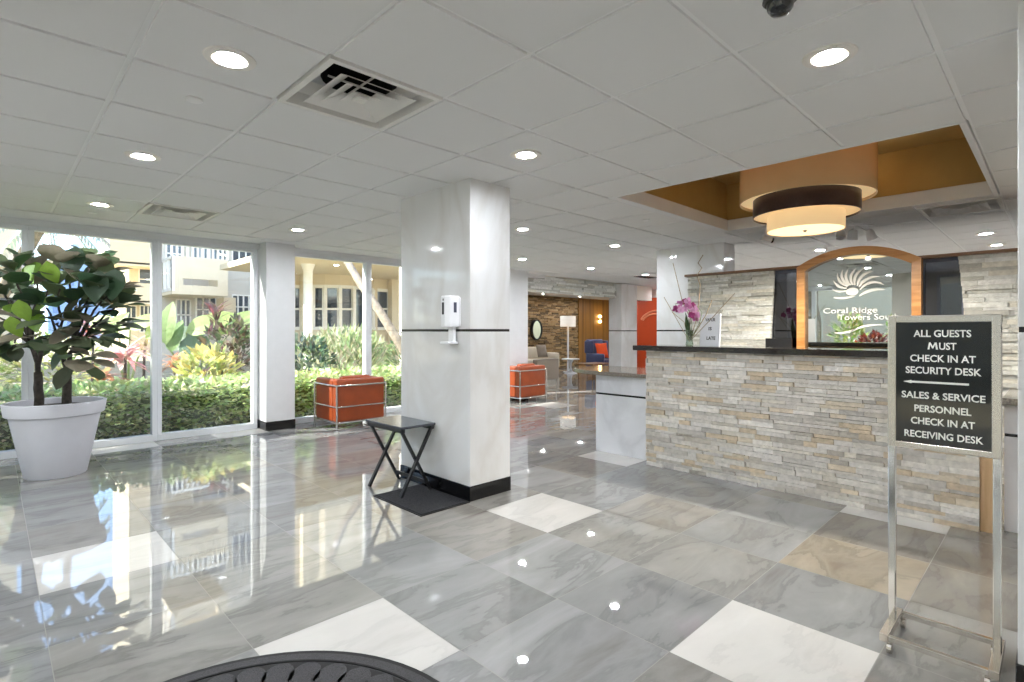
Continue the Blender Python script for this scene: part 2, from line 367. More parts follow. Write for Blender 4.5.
# walls
mb = MB(); mb.box(-4.2, 8.35, 7.56, 7.74, 2.43, 2.62); struct('wall_left', mb, M['plaster'])          # header over the windows
mb = MB(); mb.box(-4.2, 13.0, -2.0, -1.85, 0, 3.2); struct('wall_right', mb, M['beige'])
mb = MB(); mb.box(-1.0, -0.85, 1.70, 2.42, 0, 3.2); mb.box(-1.0, -0.85, -1.85, 1.70, 2.43, 3.2); struct('wall_entrance', mb, M['beige'])
mb = MB(); mb.box(-4.2, -1.0, -2.0, 2.25, 2.9, 3.0); struct('added_sun_canopy', mb, M['plaster'])  # unseen roof added to keep sun through the doors off the floor
mb = MB(); mb.box(13.0, 13.15, -2, 6.9, 0, 3.2); struct('wall_hall', mb, M['beige'])
mb = MB(); mb.box(14.02, 14.15, 6.9, 9.22, 0, 3.2); mb.box(13.0, 14.15, 6.85, 7.0, 0, 3.2); struct('wall_passage', mb, M['beige'])
mb = MB(); mb.box(7.96, 8.06, 8.0, 12.4, 0, 3.2); mb.box(7.96, 20.6, 12.42, 12.56, 0, 3.2); mb.box(20.5, 20.6, 6.9, 12.42, 0, 3.2); struct('wall_lounge', mb, M['beige'])
# lounge ceiling
mb = MB(); mb.box(7.97, 20.6, 7.1, 12.5, 2.53, 2.56); struct('ceiling_lounge', mb, M['plaster'])

# window wall: bays of one pane each
def bay(k, a, b, y=7.60, axis='x', z0=0.0, z1=2.43, sill=0.075):
    mb = MB(); t = 0.05
    def bx(p0, p1, q0, q1, zz0, zz1):
        if axis == 'x': mb.box(p0, p1, q0, q1, zz0, zz1)
        else: mb.box(q0, q1, p0, p1, zz0, zz1)
    bx(a, b, y-.03, y+.09, z0, sill); bx(a, b, y-.02, y+.08, z1-.045, z1+.0)
    bx(a, a+t, y-.025, y+.085, sill, z1-.045); bx(b-t, b, y-.025, y+.085, sill, z1-.045)
    o = struct('window_%d' % k, mb, M['alu'], bevel=0.004)
    g_ = MB(); g = 0.03
    if axis == 'x': g_.box(a+t, b-t, y+g, y+g+.008, sill, z1-.045)
    else: g_.box(y+g, y+g+.008, a+t, b-t, sill, z1-.045)
    g_.build('pane', M['glass'], o)
    return o
k = 1
for a, b in ((-4.15,-3.17),(-3.17,-2.02),(-2.02,-0.87),(-0.87,0.28),(0.28,1.43),(1.43,2.58),(3.02,4.25),(4.25,5.62),(5.62,7.0)):
    bay(k, a, b); k += 1
for a, b in ((-1.85,-.08),(-.08,1.70)):                        # glazed doors added behind the viewpoint to let in more daylight
    bay(k, a, b, y=-.95, axis='y'); k += 1
for a, b in ((2.40,4.55),(4.55,6.1),(6.1,7.6)):        # entrance glazing behind the viewpoint
    bay(k, a, b, y=-3.2, axis='y', sill=0.075); k += 1
mb = MB(); mb.box(-3.3, -3.05, 2.3, 7.6, 2.43, 2.62); mb.box(-3.25, -0.92, 2.25, 2.4, 0, 2.62); struct('wall_vestibule', mb, M['plaster'])

# ---------------------------------------------------------------- columns
def column(label, x0, x1, y0, y1, band=True, mm='marble', h=CZ-0.005, base=0.115):
    t = thing('marble_column' if band else 'painted_column', label, 'column', ((x0+x1)/2, (y0+y1)/2, 0))
    e = 0.003
    mb = MB()
    if band:
        mb.box(x0, x1, y0, y1, base, 1.315); mb.box(x0, x1, y0, y1, 1.335, h)
    else: mb.box(x0, x1, y0, y1, base, h)
    mb.build('shaft', M[mm], t, bevel=0.003)
    if band:
        mb = MB(); mb.box(x0+e, x1-e, y0+e, y1-e, 1.315, 1.335); mb.build('band', M['bandm'], t)
    mb = MB(); mb.box(x0-.006, x1+.006, y0-.006, y1+.006, 0, base); mb.build('base', M['black_gloss'], t, bevel=0.004)
    return t
column('white marble column behind the black folding tray table', 2.65, 3.08, 3.18, 4.15)
column('plain white column between the window bays, left of the orange armchair', 2.60, 2.98, 7.31, 7.82, band=False, mm='plaster')
column('white marble column rising behind the stone partition and the orchid', 7.0, 7.33, 3.12, 4.13)
column('white marble column far down the hall, left of the red panel', 11.25, 11.95, 7.62, 8.0)
column('plain white column behind the smaller looking orange armchair', 7.02, 7.56, 7.30, 8.0, band=False, mm='plaster')
column('white marble column cut by the right edge of the view', 2.66, 3.08, -1.0, 0.105)

# ---------------------------------------------------------------- split stone cladding
CREAM = [(222,217,210),(214,209,203),(204,198,190),(228,224,218),(216,204,184),(196,191,184),(218,212,200),(210,205,196),(206,190,166),(224,219,211),(190,183,172)]
GREYC = [(216,217,212),(207,208,203),(222,223,219),(198,198,191),(214,211,200),(226,226,223),(188,187,180)]
BROWN = [(150,122,86),(126,102,72),(170,142,104),(112,92,66),(140,112,76),(160,132,96),(96,80,60)]
def ledger(mb, o, ud, nd, width, height, pal, rows=(0.028, 0.045), lens=(0.10, 0.34), dep=(0.004, 0.022), lo=None, hi=None, rnd=None):
    """courses of split stone on a plane: origin o, along ud, outward nd, up z; lo/hi give the edges at a height"""
    rnd = rnd or random.Random(3); o = Vector(o); ud = Vector(ud); nd = Vector(nd); z = 0.0
    while z < height-0.004:
        h = min(rnd.uniform(*rows), height-z)
        if height-z-h < 0.012: h = height-z
        a = lo(z+h/2) if lo else 0.0; b = hi(z+h/2) if hi else width
        u = a-rnd.uniform(0, lens[0])
        while u < b:
            L = rnd.uniform(*lens); u0 = max(u, a); u1 = min(u+L, b)
            if u1-u0 > 0.006:
                d = rnd.uniform(*dep); gp = 0.0012; c = lin(rnd.choice(pal)); k = rnd.uniform(0.92, 1.16); mb.col = tuple(min(1, q*k) for q in c)
                d2 = d+rnd.uniform(-.004, .004)
                def P(uu, zz, dd): return o+ud*uu+nd*dd+Vector((0, 0, zz))
                hs = [h-gp]
                mb.hexa([P(u0+gp,z+gp,-.01),P(u1-gp,z+gp,-.01),P(u1-gp,z+gp,d2),P(u0+gp,z+gp,d),P(u0+gp,z+h-gp,-.01),P(u1-gp,z+h-gp,-.01),P(u1-gp,z+h-gp,d2+.001),P(u0+gp,z+h-gp,d+.001)])
            u += L
        z += h

# ---------------------------------------------------------------- reception counter
t = thing('reception_counter', 'tall stone clad reception counter with a dark granite top', 'counter', (4.9, 1.6, 0))
mb = MB(); mb.box(4.66, 4.92, 0.37, 2.86, 0, 1.13); mb.build('core', M['beigewood'], t)
mb = MB(); ledger(mb, (4.655, 0.365, 0.0), (0,1,0), (-1,0,0), 2.49, 1.13, CREAM, (0.024,0.048), (0.08,0.30), (0.004,0.03), rnd=random.Random(11)); mb.build('stone_front', M['stone'], t)
mb = MB(); ledger(mb, (4.66, 2.855, 0.0), (1,0,0), (0,1,0), 0.26, 1.13, CREAM, (0.022,0.042), (0.08,0.2), (0.004,0.02), rnd=random.Random(12)); mb.build('stone_end', M['stone'], t)
mb = MB(); mb.box(4.56, 5.02, 0.28, 2.96, 1.13, 1.178); mb.build('top', M['granite'], t, bevel=0.006)
mb = MB(); mb.box(4.675, 4.92, 0.29, 0.365, 0, 1.13); mb.build('end_panel', M['beigewood'], t)

def low_desk(label, y0, y1, slab, side):
    t = thing('check_in_desk', label, 'desk', (5.1, (y0+y1)/2, 0))
    mb = MB(); mb.box(4.79, 5.5, y0, y1, 0, 0.625); mb.box(4.79, 5.5, y0, y1, 0.645, 0.842); mb.build('body', M['marble_desk'], t, bevel=0.003)
    mb = MB(); mb.box(4.794, 5.496, y0+.004, y1-.004, 0.625, 0.645); mb.build('band', M['bandm'], t)
    mb = MB(); mb.prism([(p[0], p[1], 0.842) for p in slab], (0, 0, 0.042)); mb.build('desk_top', M['granite_l'], t, bevel=0.006)
    return t
low_desk('low white desk with a thin dark band at the far end of the stone counter', 2.90, 3.58,
         [(4.70,2.89),(4.70,3.45),(4.74,3.72),(4.86,3.95),(5.05,4.08),(5.55,4.08),(5.55,2.89)], 1)
low_desk('low white desk at the near end of the stone counter, behind the sign stand', -1.0, 0.255,
         [(4.70,-1.0),(4.70,0.262),(5.55,0.262),(5.55,-1.0)], -1)
t = thing('staff_worktop', 'dark worktop behind the stone counter, just above the low white desk', 'worktop', (5.9, 2.3, 0))
mb = MB(); mb.box(5.25, 6.17, 1.4, 3.2, 0.93, 0.965); mb.build('top', M['granite'], t, bevel=0.004)
mb = MB(); mb.box(5.56, 5.9, 1.5, 3.2, 0, 0.93); mb.build('cabinet', M['darkroom'], t)

# ---------------------------------------------------------------- partition behind the counter
mb = MB()
for a, b in ((-1.85, 0.60), (0.90, 1.97), (2.27, 3.25)): mb.box(6.27, 6.40, a, b, 0, 1.995)
struct('wall_back', mb, M['beige'])
mb = MB(); mb.box(6.20, 6.42, 1.9, 3.27, 1.995, 2.022); mb.box(6.20, 6.42, -1.85, 0.96, 1.995, 2.022); struct('trim_6', mb, M['cap'])
mb = MB(); ledger(mb, (6.27, 2.22, 0.0), (0,1,0), (-1,0,0), 1.03, 1.995, GREYC, (0.022,0.04), (0.09,0.32), (0.006,0.035), lo=lambda z: 0.03+0.10*(1.3-z)*0.5, rnd=random.Random(21))
tag(mb.build('stone_wall_panel', M['stone'], origin=None), 'grey split stone wall panel behind the orchid and white notice board', 'wall panel')
mb = MB(); ledger(mb, (6.27, -1.85, 0.0), (0,1,0), (-1,0,0), 2.47, 1.995, GREYC, (0.026,0.048), (0.14,0.42), (0.006,0.04), hi=lambda z: 2.43+0.085*(z-1.3), rnd=random.Random(22))
tag(mb.build('stone_wall_panel', M['stone']), 'grey split stone wall panel above the sign stand, right of the arched mirror', 'wall panel')
# office behind the partition openings
mb = MB(); mb.box(7.6, 7.7, 1.6, 2.75, 0, 1.98); mb.box(7.6, 7.7, -0.4, 1.3, 0, 1.98); mb.box(6.42, 7.7, 1.3, 1.36, 0, 1.98); mb.box(6.42, 7.7, 2.75, 2.8, 0, 1.98); mb.box(6.42, 7.7, -.45, -.4, 0, 1.98); struct('wall_office', mb, M['slate'])
t = thing('office_doorway', 'dark doorway with a brown door seen between stone panel and arched mirror', 'door', (7.55, 2.45, 0))
mb = MB(); mb.box(7.54, 7.6, 2.08, 2.60, 0, 1.75); mb.build('frame', M['darkroom'], t)
mb = MB(); mb.box(7.51, 7.54, 2.28, 2.46, 0, 1.46); mb.build('door', M['brownwood'], t)
def office_window(label, a, b):
    t = thing('office_window', label, 'window', (6.3, (a+b)/2, 0))
    mb = MB(); mb.box(6.28, 6.33, a, a+.015, 0.9, 1.96); mb.box(6.28, 6.33, b-.015, b, 0.9, 1.96); mb.box(6.28, 6.33, a, b, 1.96, 1.995); mb.build('frame', M['slate'], t)
    mb = MB(); mb.box(6.30, 6.308, a+.015, b-.015, 0.9, 1.96); mb.build('pane', M['darkglass'], t)
M['darkglass'] = glass('office_glass', (140, 146, 160), 0.10, 0.0, 0.6)
office_window('dark tinted office glass left of the arched mirror', 1.97, 2.27)
office_window('tinted office glass right of the arched mirror, reflecting trees', 0.60, 0.90)

# arched mirror with etched emblem
t = thing('arched_mirror', 'wood framed arched mirror etched with a white shell emblem', 'mirror', (6.22, 1.43, 0))
YA, YB, ZS, ZP = 0.895, 1.965, 2.0, 2.165
def arch(y0, y1, zs, zp, n=24):
    c = (y1-y0)/2; h = zp-zs; r = (c*c+h*h)/(2*h); zc = zp-r; a = math.asin(c/r)
    return [((y0+y1)/2+r*math.sin(-a+2*a*i/n), zc+r*math.cos(-a+2*a*i/n)) for i in range(n+1)]
outer = [(YA, 0.95)]+arch(YA, YB, ZS, ZP)+[(YB, 0.95)]
fw = 0.075
inner = [(YA+fw, 0.95)]+arch(YA+fw, YB-fw, ZS-.045, ZP-fw)+[(YB-fw, 0.95)]
mb = MB()
for i in range(len(outer)-1):
    a, b, c, d = outer[i], outer[i+1], inner[i+1], inner[i]
    mb.hexa([(6.18,a[0],a[1]),(6.18,b[0],b[1]),(6.19,c[0],c[1]),(6.19,d[0],d[1]),(6.29,a[0],a[1]),(6.29,b[0],b[1]),(6.29,c[0],c[1]),(6.29,d[0],d[1])])
bmesh.ops.remove_doubles(mb.b, verts=mb.b.verts, dist=0.0004)
mb.build('frame', M['walnut'], t)
mb = MB(); mb.prism([(6.25, y, z) for y, z in inner], (0.012, 0, 0)); mb.build('mirror_glass', M['mirror'], t)
# shell emblem: curved blades fanning from one point (mirror plane; +u = right in view = -y)
MX = [6.2485]
def mp(u, z): return Vector((MX[0], 1.43-u, z))
def blade(mb, p0, p1, bend, w):
    p0 = Vector(p0); p1 = Vector(p1); d = p1-p0; nrm = Vector((-d.y, d.x)); L = []; Rr = []
    for i in range(13):
        q = i/12; c = p0+d*q+nrm*bend*4*q*(1-q); dd = (d+nrm*bend*4*(1-2*q)).normalized(); nn = Vector((-dd.y, dd.x))
        ww = w*(math.sin(PI*min(1, 0.12+q*0.88)))**0.8/2+0.0006
        L.append(c+nn*ww); Rr.append(c-nn*ww)
    for i in range(12): mb.poly([mp(*L[i]), mp(*L[i+1]), mp(*Rr[i+1]), mp(*Rr[i])])
def px(cxp, cyp):                              # a point of the emblem on the mirror plane
    r = Fv+Rv*((800+cxp/7.58-512)/FOC); d = 6.247/r.x
    return (1.43-r.y*d, EYE+(HZ-(260+cyp/7.58))/FOC*d)
mb = MB(); C0 = (392, 236)
for (ex, ey, bd, w) in ((245,222,.12,17),(252,150,.17,20),(285,95,.19,22),(325,70,.20,23),(370,62,.20,23),(430,60,.20,23),(490,62,.20,23),(560,84,.20,23),(605,125,.18,23),(642,190,.24,22)):
    MX[0] -= .0002; a = px(*C0); b = px(ex, ey); v = Vector((b[0]-a[0], b[1]-a[1])); a2 = (a[0]+v.x*0.26, a[1]+v.y*0.26)
    blade(mb, a2, b, bd, w*.0011)
blade(mb, px(450, 272), px(650, 226), .12, 0.026); blade(mb, px(255, 285), px(420, 272), -.06, 0.02)
cpt = px(395, 240); MX[0] -= .0004
mb.poly([mp(cpt[0]+.055*math.cos(q*PI/10), cpt[1]+.04*math.sin(q*PI/10)) for q in range(20)])
blade(mb, px(262, 552), px(436, 512), -.10, 0.018); blade(mb, px(370, 552), px(640, 494), .10, 0.018)
mb.build('emblem', M['etched'], t, fixn=False)

def text_mesh(name, body, size, matl, parent, origin, right, up, extrude=0.002, align='CENTER', bold=0.0, width=None, space=1.0):
    cu = bpy.data.curves.new(name, 'FONT'); cu.body = body; cu.size = size; cu.extrude = extrude; cu.align_x = align; cu.offset = bold; cu.space_character = space; cu.resolution_u = 3
    o = bpy.data.objects.new('tmp', cu); COL.objects.link(o)
    dg = bpy.context.evaluated_depsgraph_get(); me = bpy.data.meshes.new_from_object(o.evaluated_get(dg))
    bpy.data.objects.remove(o); bpy.data.curves.remove(cu); me.name = name
    right = Vector(right).normalized(); up = Vector(up).normalized(); nz = right.cross(up)
    xs = [v.co.x for v in me.vertices]; sx = 1.0
    if width: sx = width/(max(xs)-min(xs))
    Mx = Matrix(((right.x, up.x, nz.x, 0), (right.y, up.y, nz.y, 0), (right.z, up.z, nz.z, 0), (0, 0, 0, 1)))
    base = Vector((0,0,0)); q = parent
    while q is not None: base += Vector(q.location); q = q.parent
    for v in me.vertices:
        v.co.x *= sx; v.co = Mx @ v.co + Vector(origin) - base
    ob = bpy.data.objects.new(name, me); COL.objects.link(ob); ob.parent = parent
    me.materials.clear(); me.materials.append(matl)
    return ob
p = px(375, 402); text_mesh('lettering', 'Coral Ridge', 0.080, M['etched'], t, mp(*p), (0,-1,0), (0,0,1), 0.001, width=px(578,400)[0]-px(170,400)[0])
p = px(515, 452); text_mesh('lettering', 'Towers South', 0.080, M['etched'], t, mp(p[0], p[1]), (0,-1,0), (0,0,1), 0.001, width=px(745,450)[0]-px(285,450)[0])

# ---------------------------------------------------------------- lamp over the counter
LX, LY = 5.136, 1.565
t = thing('drum_pendant_lamp', 'three tier drum ceiling lamp, pearl, dark brown and cream shades', 'lamp', (LX, LY, 2.2))
def drum(mb, r, z0, z1, th=0.006, n=64): mb.lathe([(r,z0),(r,z1),(r-th,z1),(r-th,z0),(r,z0)], (LX,LY,0), n, False, False)
mb = MB(); drum(mb, .53, 2.47, 2.91); smooth_by(mb.build('upper_shade', M['drum'], t))
mb = MB(); drum(mb, .42, 2.335, 2.59); smooth_by(mb.build('middle_shade', M['drum_dark'], t))
mb = MB(); drum(mb, .305, 2.205, 2.42); smooth_by(mb.build('lower_shade', M['shade'], t))
mb = MB(); mb.lathe([(.299,2.214),(.299,2.209)], (LX,LY,0), 48); mb.build('diffuser', M['diffuser'], t)
mb = MB(); mb.lathe([(.415,2.355),(.415,2.35),(.306,2.35),(.306,2.355)], (LX,LY,0), 48, False, False); mb.build('lower_panel', M['shade'], t)
mb = MB(); mb.lathe([(.524,2.50),(.524,2.495),(.421,2.495),(.421,2.50)], (LX,LY,0), 48, False, False); mb.build('upper_panel', M['shade'], t)
mb = MB(); mb.lathe([(.004,2.21),(.018,2.206),(.015,2.198),(.004,2.193)], (LX,LY,0), 16); smooth_by(mb.build('finial', M['brushed'], t))
mb = MB(); mb.tube([(LX,LY,2.24),(LX,LY,3.05)], .012); mb.build('stem', M['brushed'], t)
pl = bpy.data.lights.new('bulb', 'POINT'); pl.energy = 13; pl.color = (1, .8, .52); pl.shadow_soft_size = .06
po = bpy.data.objects.new('bulb', pl); COL.objects.link(po); po.parent = t; po.location = (0, 0, 0.58)
al = bpy.data.lights.new('downward_glow', 'SPOT'); al.spot_size = math.radians(168); al.spot_blend = .7; al.shadow_soft_size = .03; al.energy = 150; al.color = (1, .94, .82)
ao = bpy.data.objects.new('downward_glow', al); COL.objects.link(ao); ao.parent = t; ao.location = (0, 0, -.035)

# ---------------------------------------------------------------- recessed downlights
def downlight(x, y, label, group=None):
    t = thing('recessed_downlight', label, 'ceiling light', (x, y, CZ-.006), group)
    n = 28; z = CZ-.006
    mb = MB(); mb.lathe([(.105,z),(.103,z-.006),(.088,z-.009),(.070,z-.008),(.070,z+.002),(.105,z+.012)], (x,y,0), n, False, False); smooth_by(mb.build('trim_ring', M['trimring'], t), 50)
    mb = MB(); mb.lathe([(.070,z-.0075),(.056,z-.0025),(.054,z-.002)], (x,y,0), n, False, False); mb.build('reflector', M['reflector'], t)
    mb = MB(); mb.lathe([(.056,z-.001),(.056,z-.002)], (x,y,0), n); mb.build('lamp', M['lampdisc'], t)
    return t
D = [(0.743,2.515,'round recessed downlight left of the large square air diffuser, nearest on the left'), (2.58,0.69,'round recessed downlight nearest on the right, in front of the gold recess'),
     (0.735,4.33,'round recessed downlight second nearest along the left row'), (2.57,2.50,'round recessed downlight above the marble column by the tray table'),
     (0.73,6.26,'round recessed downlight nearest the windows, in line above the potted tree'), (2.57,6.22,'round recessed downlight before the plain white window column'),
     (4.43,4.36,'round recessed downlight just right of the marble column, nearer one of the hall'), (6.2,4.31,'round recessed downlight near the corner of the gold recess, over the hall'),
     (6.27,6.18,'round recessed downlight over the smaller looking orange armchair'), (8.1,6.17,'round recessed downlight over the middle of the far hall'), (9.85,6.08,'farthest round recessed downlight, beside the slotted vent'),
     (8.66,2.44,'round recessed downlight above the left shoulder of the arched mirror'), (8.65,.62,'nearer of two round downlights above the right stone panel'), (9.9,.60,'farther of two round downlights above the right stone panel'),
     (4.43,6.2,'round recessed downlight hidden behind the marble column'), (8.1,4.33,'round recessed downlight over the hall behind the stone partition')]
for x, y, lb in D: downlight(x, y, lb, 'recessed downlights in the ceiling')
for x, y in ((.74,.68),(-1.1,2.51),(-1.1,4.34),(-1.1,6.17),(-2.9,4.34),(-2.5,6.17),(4.43,-.9),(11.7,4.3),(11.7,2.4),(13.5,7.6),(-.2,-.9),(10.5,10.2),(12.6,11.5),(14.5,11.5),(16.5,11.3),(13,9.6),(6.3,-.9),(8.1,-.9),(9.9,-.9),(9.9,4.34)):  # unseen; some continue the lamp grid, others are added to brighten hall and lounge
    downlight(x, y, 'round recessed downlight out of view, some of these added to brighten the rooms', 'recessed downlights out of view, some added for brightness')

# ---------------------------------------------------------------- air diffusers
def diffuser(label, x0, x1, y0, y1, rings=3, z=CZ):
    cxx, cyy = (x0+x1)/2, (y0+y1)/2; a = (x1-x0)/2
    t = thing('air_diffuser', label, 'air vent', (cxx, cyy, z))
    def sq(mb, r0, z0, r1, z1):
        A = [mb.b.verts.new((cxx+sx*r0, cyy+sy*r0, z0)) for sx, sy in ((-1,-1),(1,-1),(1,1),(-1,1))]
        B = [mb.b.verts.new((cxx+sx*r1, cyy+sy*r1, z1)) for sx, sy in ((-1,-1),(1,-1),(1,1),(-1,1))]
        for i in range(4): mb.face([A[i], A[(i+1)%4], B[(i+1)%4], B[i]])
    mb = MB(); sq(mb, a-.005, z-.012, a-.035, z-.012); sq(mb, a-.035, z-.012, a-.05, z+.05); sq(mb, a-.005, z-.012, a-.005, z+.02); sq(mb, a-.05, z+.05, .18, z+.09); mb.build('outer_frame', M['vent'], t)
    mb = MB(); mb.lathe([(.19,z+.09),(.19,z+.32),(.002,z+.32)], (cxx,cyy,0), 24, False, True); mb.build('duct', M['duct'], t)
    for k in range(rings):
        f = (a-.05)*(0.80-0.25*k)
        mb = MB(); sq(mb, f, z-.014, f-.002, z-.010); sq(mb, f-.002, z-.010, f-.075, z+.030); sq(mb, f, z-.014, f-.077, z+.028); sq(mb, f-.075, z+.030, f-.077, z+.028)
        mb.build('louvre_ring', M['vent'], t)
    mb = MB(); r = (a-.05)*0.12; mb.box(cxx-r, cxx+r, cyy-r, cyy+r, z-.012, z-.004); mb.build('centre_plate', M['vent'], t)
    mb = MB(); mb.bar((cxx-.17,cyy,z+.06), (cxx+.17,cyy,z+.06), .008, .008); mb.bar((cxx,cyy-.17,z+.06), (cxx,cyy+.17,z+.06), .008, .008); mb.build('bracket', M['vent'], t)
    return t
diffuser('large square white air diffuser in the ceiling near the top left', cx+CS, cx+2*CS, cy+3*CS, cy+4*CS)
diffuser('square white air diffuser in the ceiling in front of the windows', cx+CS, cx+2*CS, cy+9*CS, cy+10*CS)
diffuser('square white air diffuser right of the gold recess', 6.40, 7.01, cy, cy+CS)
t = thing('slot_vent', 'grey slotted ceiling vent beside the farthest downlight', 'air vent', (10.15, 6.27, CZ-.01))
mb = MB(); mb.box(9.85,10.5,6.12,6.42,CZ-.02,CZ-.006); mb.build('frame', M['vent'], t)
mb = MB()
for q in range(5): mb.box(9.88,10.47,6.15+q*.052,6.175+q*.052,CZ-.026,CZ-.02)
mb.build('slat', M['duct'], t)
for x, y, lb in ((.742,3.08,'small round sprinkler cap between the two nearest left downlights'), (.72,6.72,'small round sprinkler cap close to the windows'), (4.98,3.07,'small round sprinkler cap beside the gold recess')):
    mb = MB(); mb.lathe([(.04,CZ-.008),(.038,CZ-.016),(.03,CZ-.02)], (x,y,0), 20); o = smooth_by(mb.build('sprinkler_cap', M['grid'])); tag(o, lb, 'sprinkler', 'sprinkler caps')
# cameras and track light
t = thing('dome_camera', 'black dome security camera at the top edge of the view', 'camera', (2.0, .69, CZ-.006))
mb = MB(); mb.lathe([(.055,CZ-.006),(.058,CZ-.02),(.05,CZ-.028)], (2.0,.69,0), 24); smooth_by(mb.build('housing', M['black'], t))
mb = MB(); mb.lathe([(.046,CZ-.028),(.042,CZ-.05),(.03,CZ-.066),(.004,CZ-.074)], (2.0,.69,0), 24); smooth_by(mb.build('lens_dome', M['lens'], t), 80)
q = at(771, 240, 6.1)
t = thing('bullet_camera', 'small white security camera hanging left of the drum lamp', 'camera', (q.x, q.y, CZ-.006))
mb = MB(); b_ = q-Rv*.06; mb.tube([(b_.x,b_.y,CZ-.006),(b_.x,b_.y,q.z+.03)], .012); mb.lathe([(.04,CZ-.006),(.036,CZ-.02)], (b_.x,b_.y,0), 16); mb.build('bracket', M['white'], t)
mb = MB(); mb.tube([q-Rv*.10+Vector((0,0,.03)), q+Rv*.0], .034, 14); smooth_by(mb.build('body', M['white'], t))
mb = MB(); mb.tube([q, q+Rv*.022-Vector((0,0,.007))], .03, 14); mb.build('lens', M['lens'], t)
q = at(853, 226, 5.85)
t = thing('spot_light_cluster', 'three small white spotlights on a bar right of the drum lamp', 'spotlight', (q.x, q.y, CZ-.006))
rr = Vector((Rv.x, Rv.y, 0))
mb = MB(); mb.bar((q.x,q.y,CZ-.02)-0*rr if False else Vector((q.x,q.y,CZ-.02))-rr*.22, Vector((q.x,q.y,CZ-.02))+rr*.22, .03, .025); mb.build('bar', M['white'], t)
for k, (du, tl) in enumerate(((-.14,(-.05,-.02)), (.02,(.03,.03)), (.16,(.06,-.03)))):
    b = Vector((q.x,q.y,CZ-.03))+rr*du; e = b+Vector((tl[0], tl[1], -.15)); mdl = b+Vector((tl[0]*.3, tl[1]*.3, -.05))
    mb = MB(); mb.tube([b, mdl], .008, 6); mb.tube([mdl, mdl+(e-mdl)*.3, e], [.03,.045,.05], 14); smooth_by(mb.build('spot_head', M['white'], t), 50)

# ---------------------------------------------------------------- sanitizer dispenser on the column
t = thing('hand_sanitizer_dispenser', 'white hand sanitizer dispenser mounted on the marble column', 'dispenser', (2.65, 3.39, 1.33))
DY0, DY1 = 3.305, 3.43
mb = MB(); mb.prism([(2.65,DY0,1.352),(2.56,DY0+.012,1.352),(2.54,DY0+.05,1.352),(2.54,DY1-.03,1.352),(2.55,DY1-.012,1.352),(2.65,DY1,1.352)], (0,0,.245)); mb.build('body', M['white'], t, bevel=0.008)
mb = MB(); mb.box(2.64, 2.6495, DY0-.012, DY1+.012, 1.36, 1.585); mb.build('back_plate', M['white'], t, bevel=0.004)
mb = MB(); mb.box(2.5375, 2.5405, DY0+.06, DY1-.04, 1.45, 1.545); mb.box(2.5375, 2.5405, DY0+.065, DY1-.05, 1.558, 1.574); mb.build('window_slot', M['sign_grey'], t)
mb = MB(); mb.box(2.595, 2.62, DY0+.002, DY0+.013, 1.465, 1.545); mb.build('printed_label', M['navy'], t)
mb = MB(); mb.box(2.60, 2.635, DY0+.03, DY1-.04, 1.235, 1.352); mb.box(2.54, 2.64, DY0+.01, DY1-.01, 1.218, 1.236); mb.build('drip_tray', M['white'], t, bevel=0.004)

# ---------------------------------------------------------------- folding tray table, mats
TX0, TX1, TY0, TY1, TZ = 2.295, 2.625, 3.59, 4.15, .565
t = thing('folding_tray_table', 'black folding tray table with crossed legs beside the marble column', 'table', ((TX0+TX1)/2, (TY0+TY1)/2, 0))
mb = MB(); mb.box(TX0, TX1, TY0, TY1, TZ-.02, TZ); mb.build('tabletop', M['black_top'] if 'black_top' in M else mat('grey_black_top', (74, 76, 82), 0.22), t, bevel=0.005)
for yy, yo in ((3.625, .0), (4.105, .0)):
    for a, b, dy in (((2.30,0),(2.60,TZ-.03),-.011), ((2.61,0),(2.32,TZ-.03),.011)):
        mb = MB(); mb.bar((a[0], yy+dy, a[1]), (b[0], yy+dy, b[1]), .02, .03, (0,1,0)); mb.build('leg', M['black'], t, bevel=0.002)
mb = MB(); mb.box(2.585, 2.615, 3.6, 4.13, TZ-.05, TZ-.02); mb.box(2.305, 2.335, 3.6, 4.13, TZ-.05, TZ-.02); mb.build('apron_rail', M['black'], t)
mb = MB(); mb.bar((2.57,3.62,.075), (2.57,4.11,.075), .016, .03); mb.build('stretcher', M['black'], t)
t = thing('floor_mat', 'small dark grey rectangular mat in front of the marble column', 'mat', (2.41, 3.5, 0))
mb = MB(); mb.box(2.185, 2.64, 3.165, 3.835, 0, .006); mb.build('rubber_edge', M['rubber'], t, bevel=.002)
mb = MB(); mb.box(2.20, 2.625, 3.18, 3.82, .006, .010); mb.build('pile', M['matpile'], t)
# half round door mat with a scalloped relief
DC = Vector((.42, 1.56, 0)); DR = .785
t = thing('half_round_doormat', 'black half round doormat with scallop relief at the bottom edge', 'doormat', (DC.x, DC.y, 0))
def dring(r, z, x0):
    a0 = math.acos(max(-1, min(1, (x0-DC.x)/r))); return [(DC.x+r*math.cos(-a0+2*a0*i/48), DC.y+r*math.sin(-a0+2*a0*i/48), z) for i in range(49)]
mb = MB(); mb.prism(dring(DR, 0.0, .12), (0,0,.007)); mb.build('rubber_base', M['rubber'], t)
mb = MB(); mb.prism(dring(DR-.022, .007, .14), (0,0,.003)); mb.build('border', M['mat_edge'], t)
mb = MB(); mb.prism(dring(DR-.085, .0075, .2), (0,0,.0035)); mb.build('field', M['rubber'], t)
mb = MB()
mb.tube(dring(DR-.075, .0115, .2), .005, 6); mb.build('rim_groove', M['rubber'], t)
mb = MB()
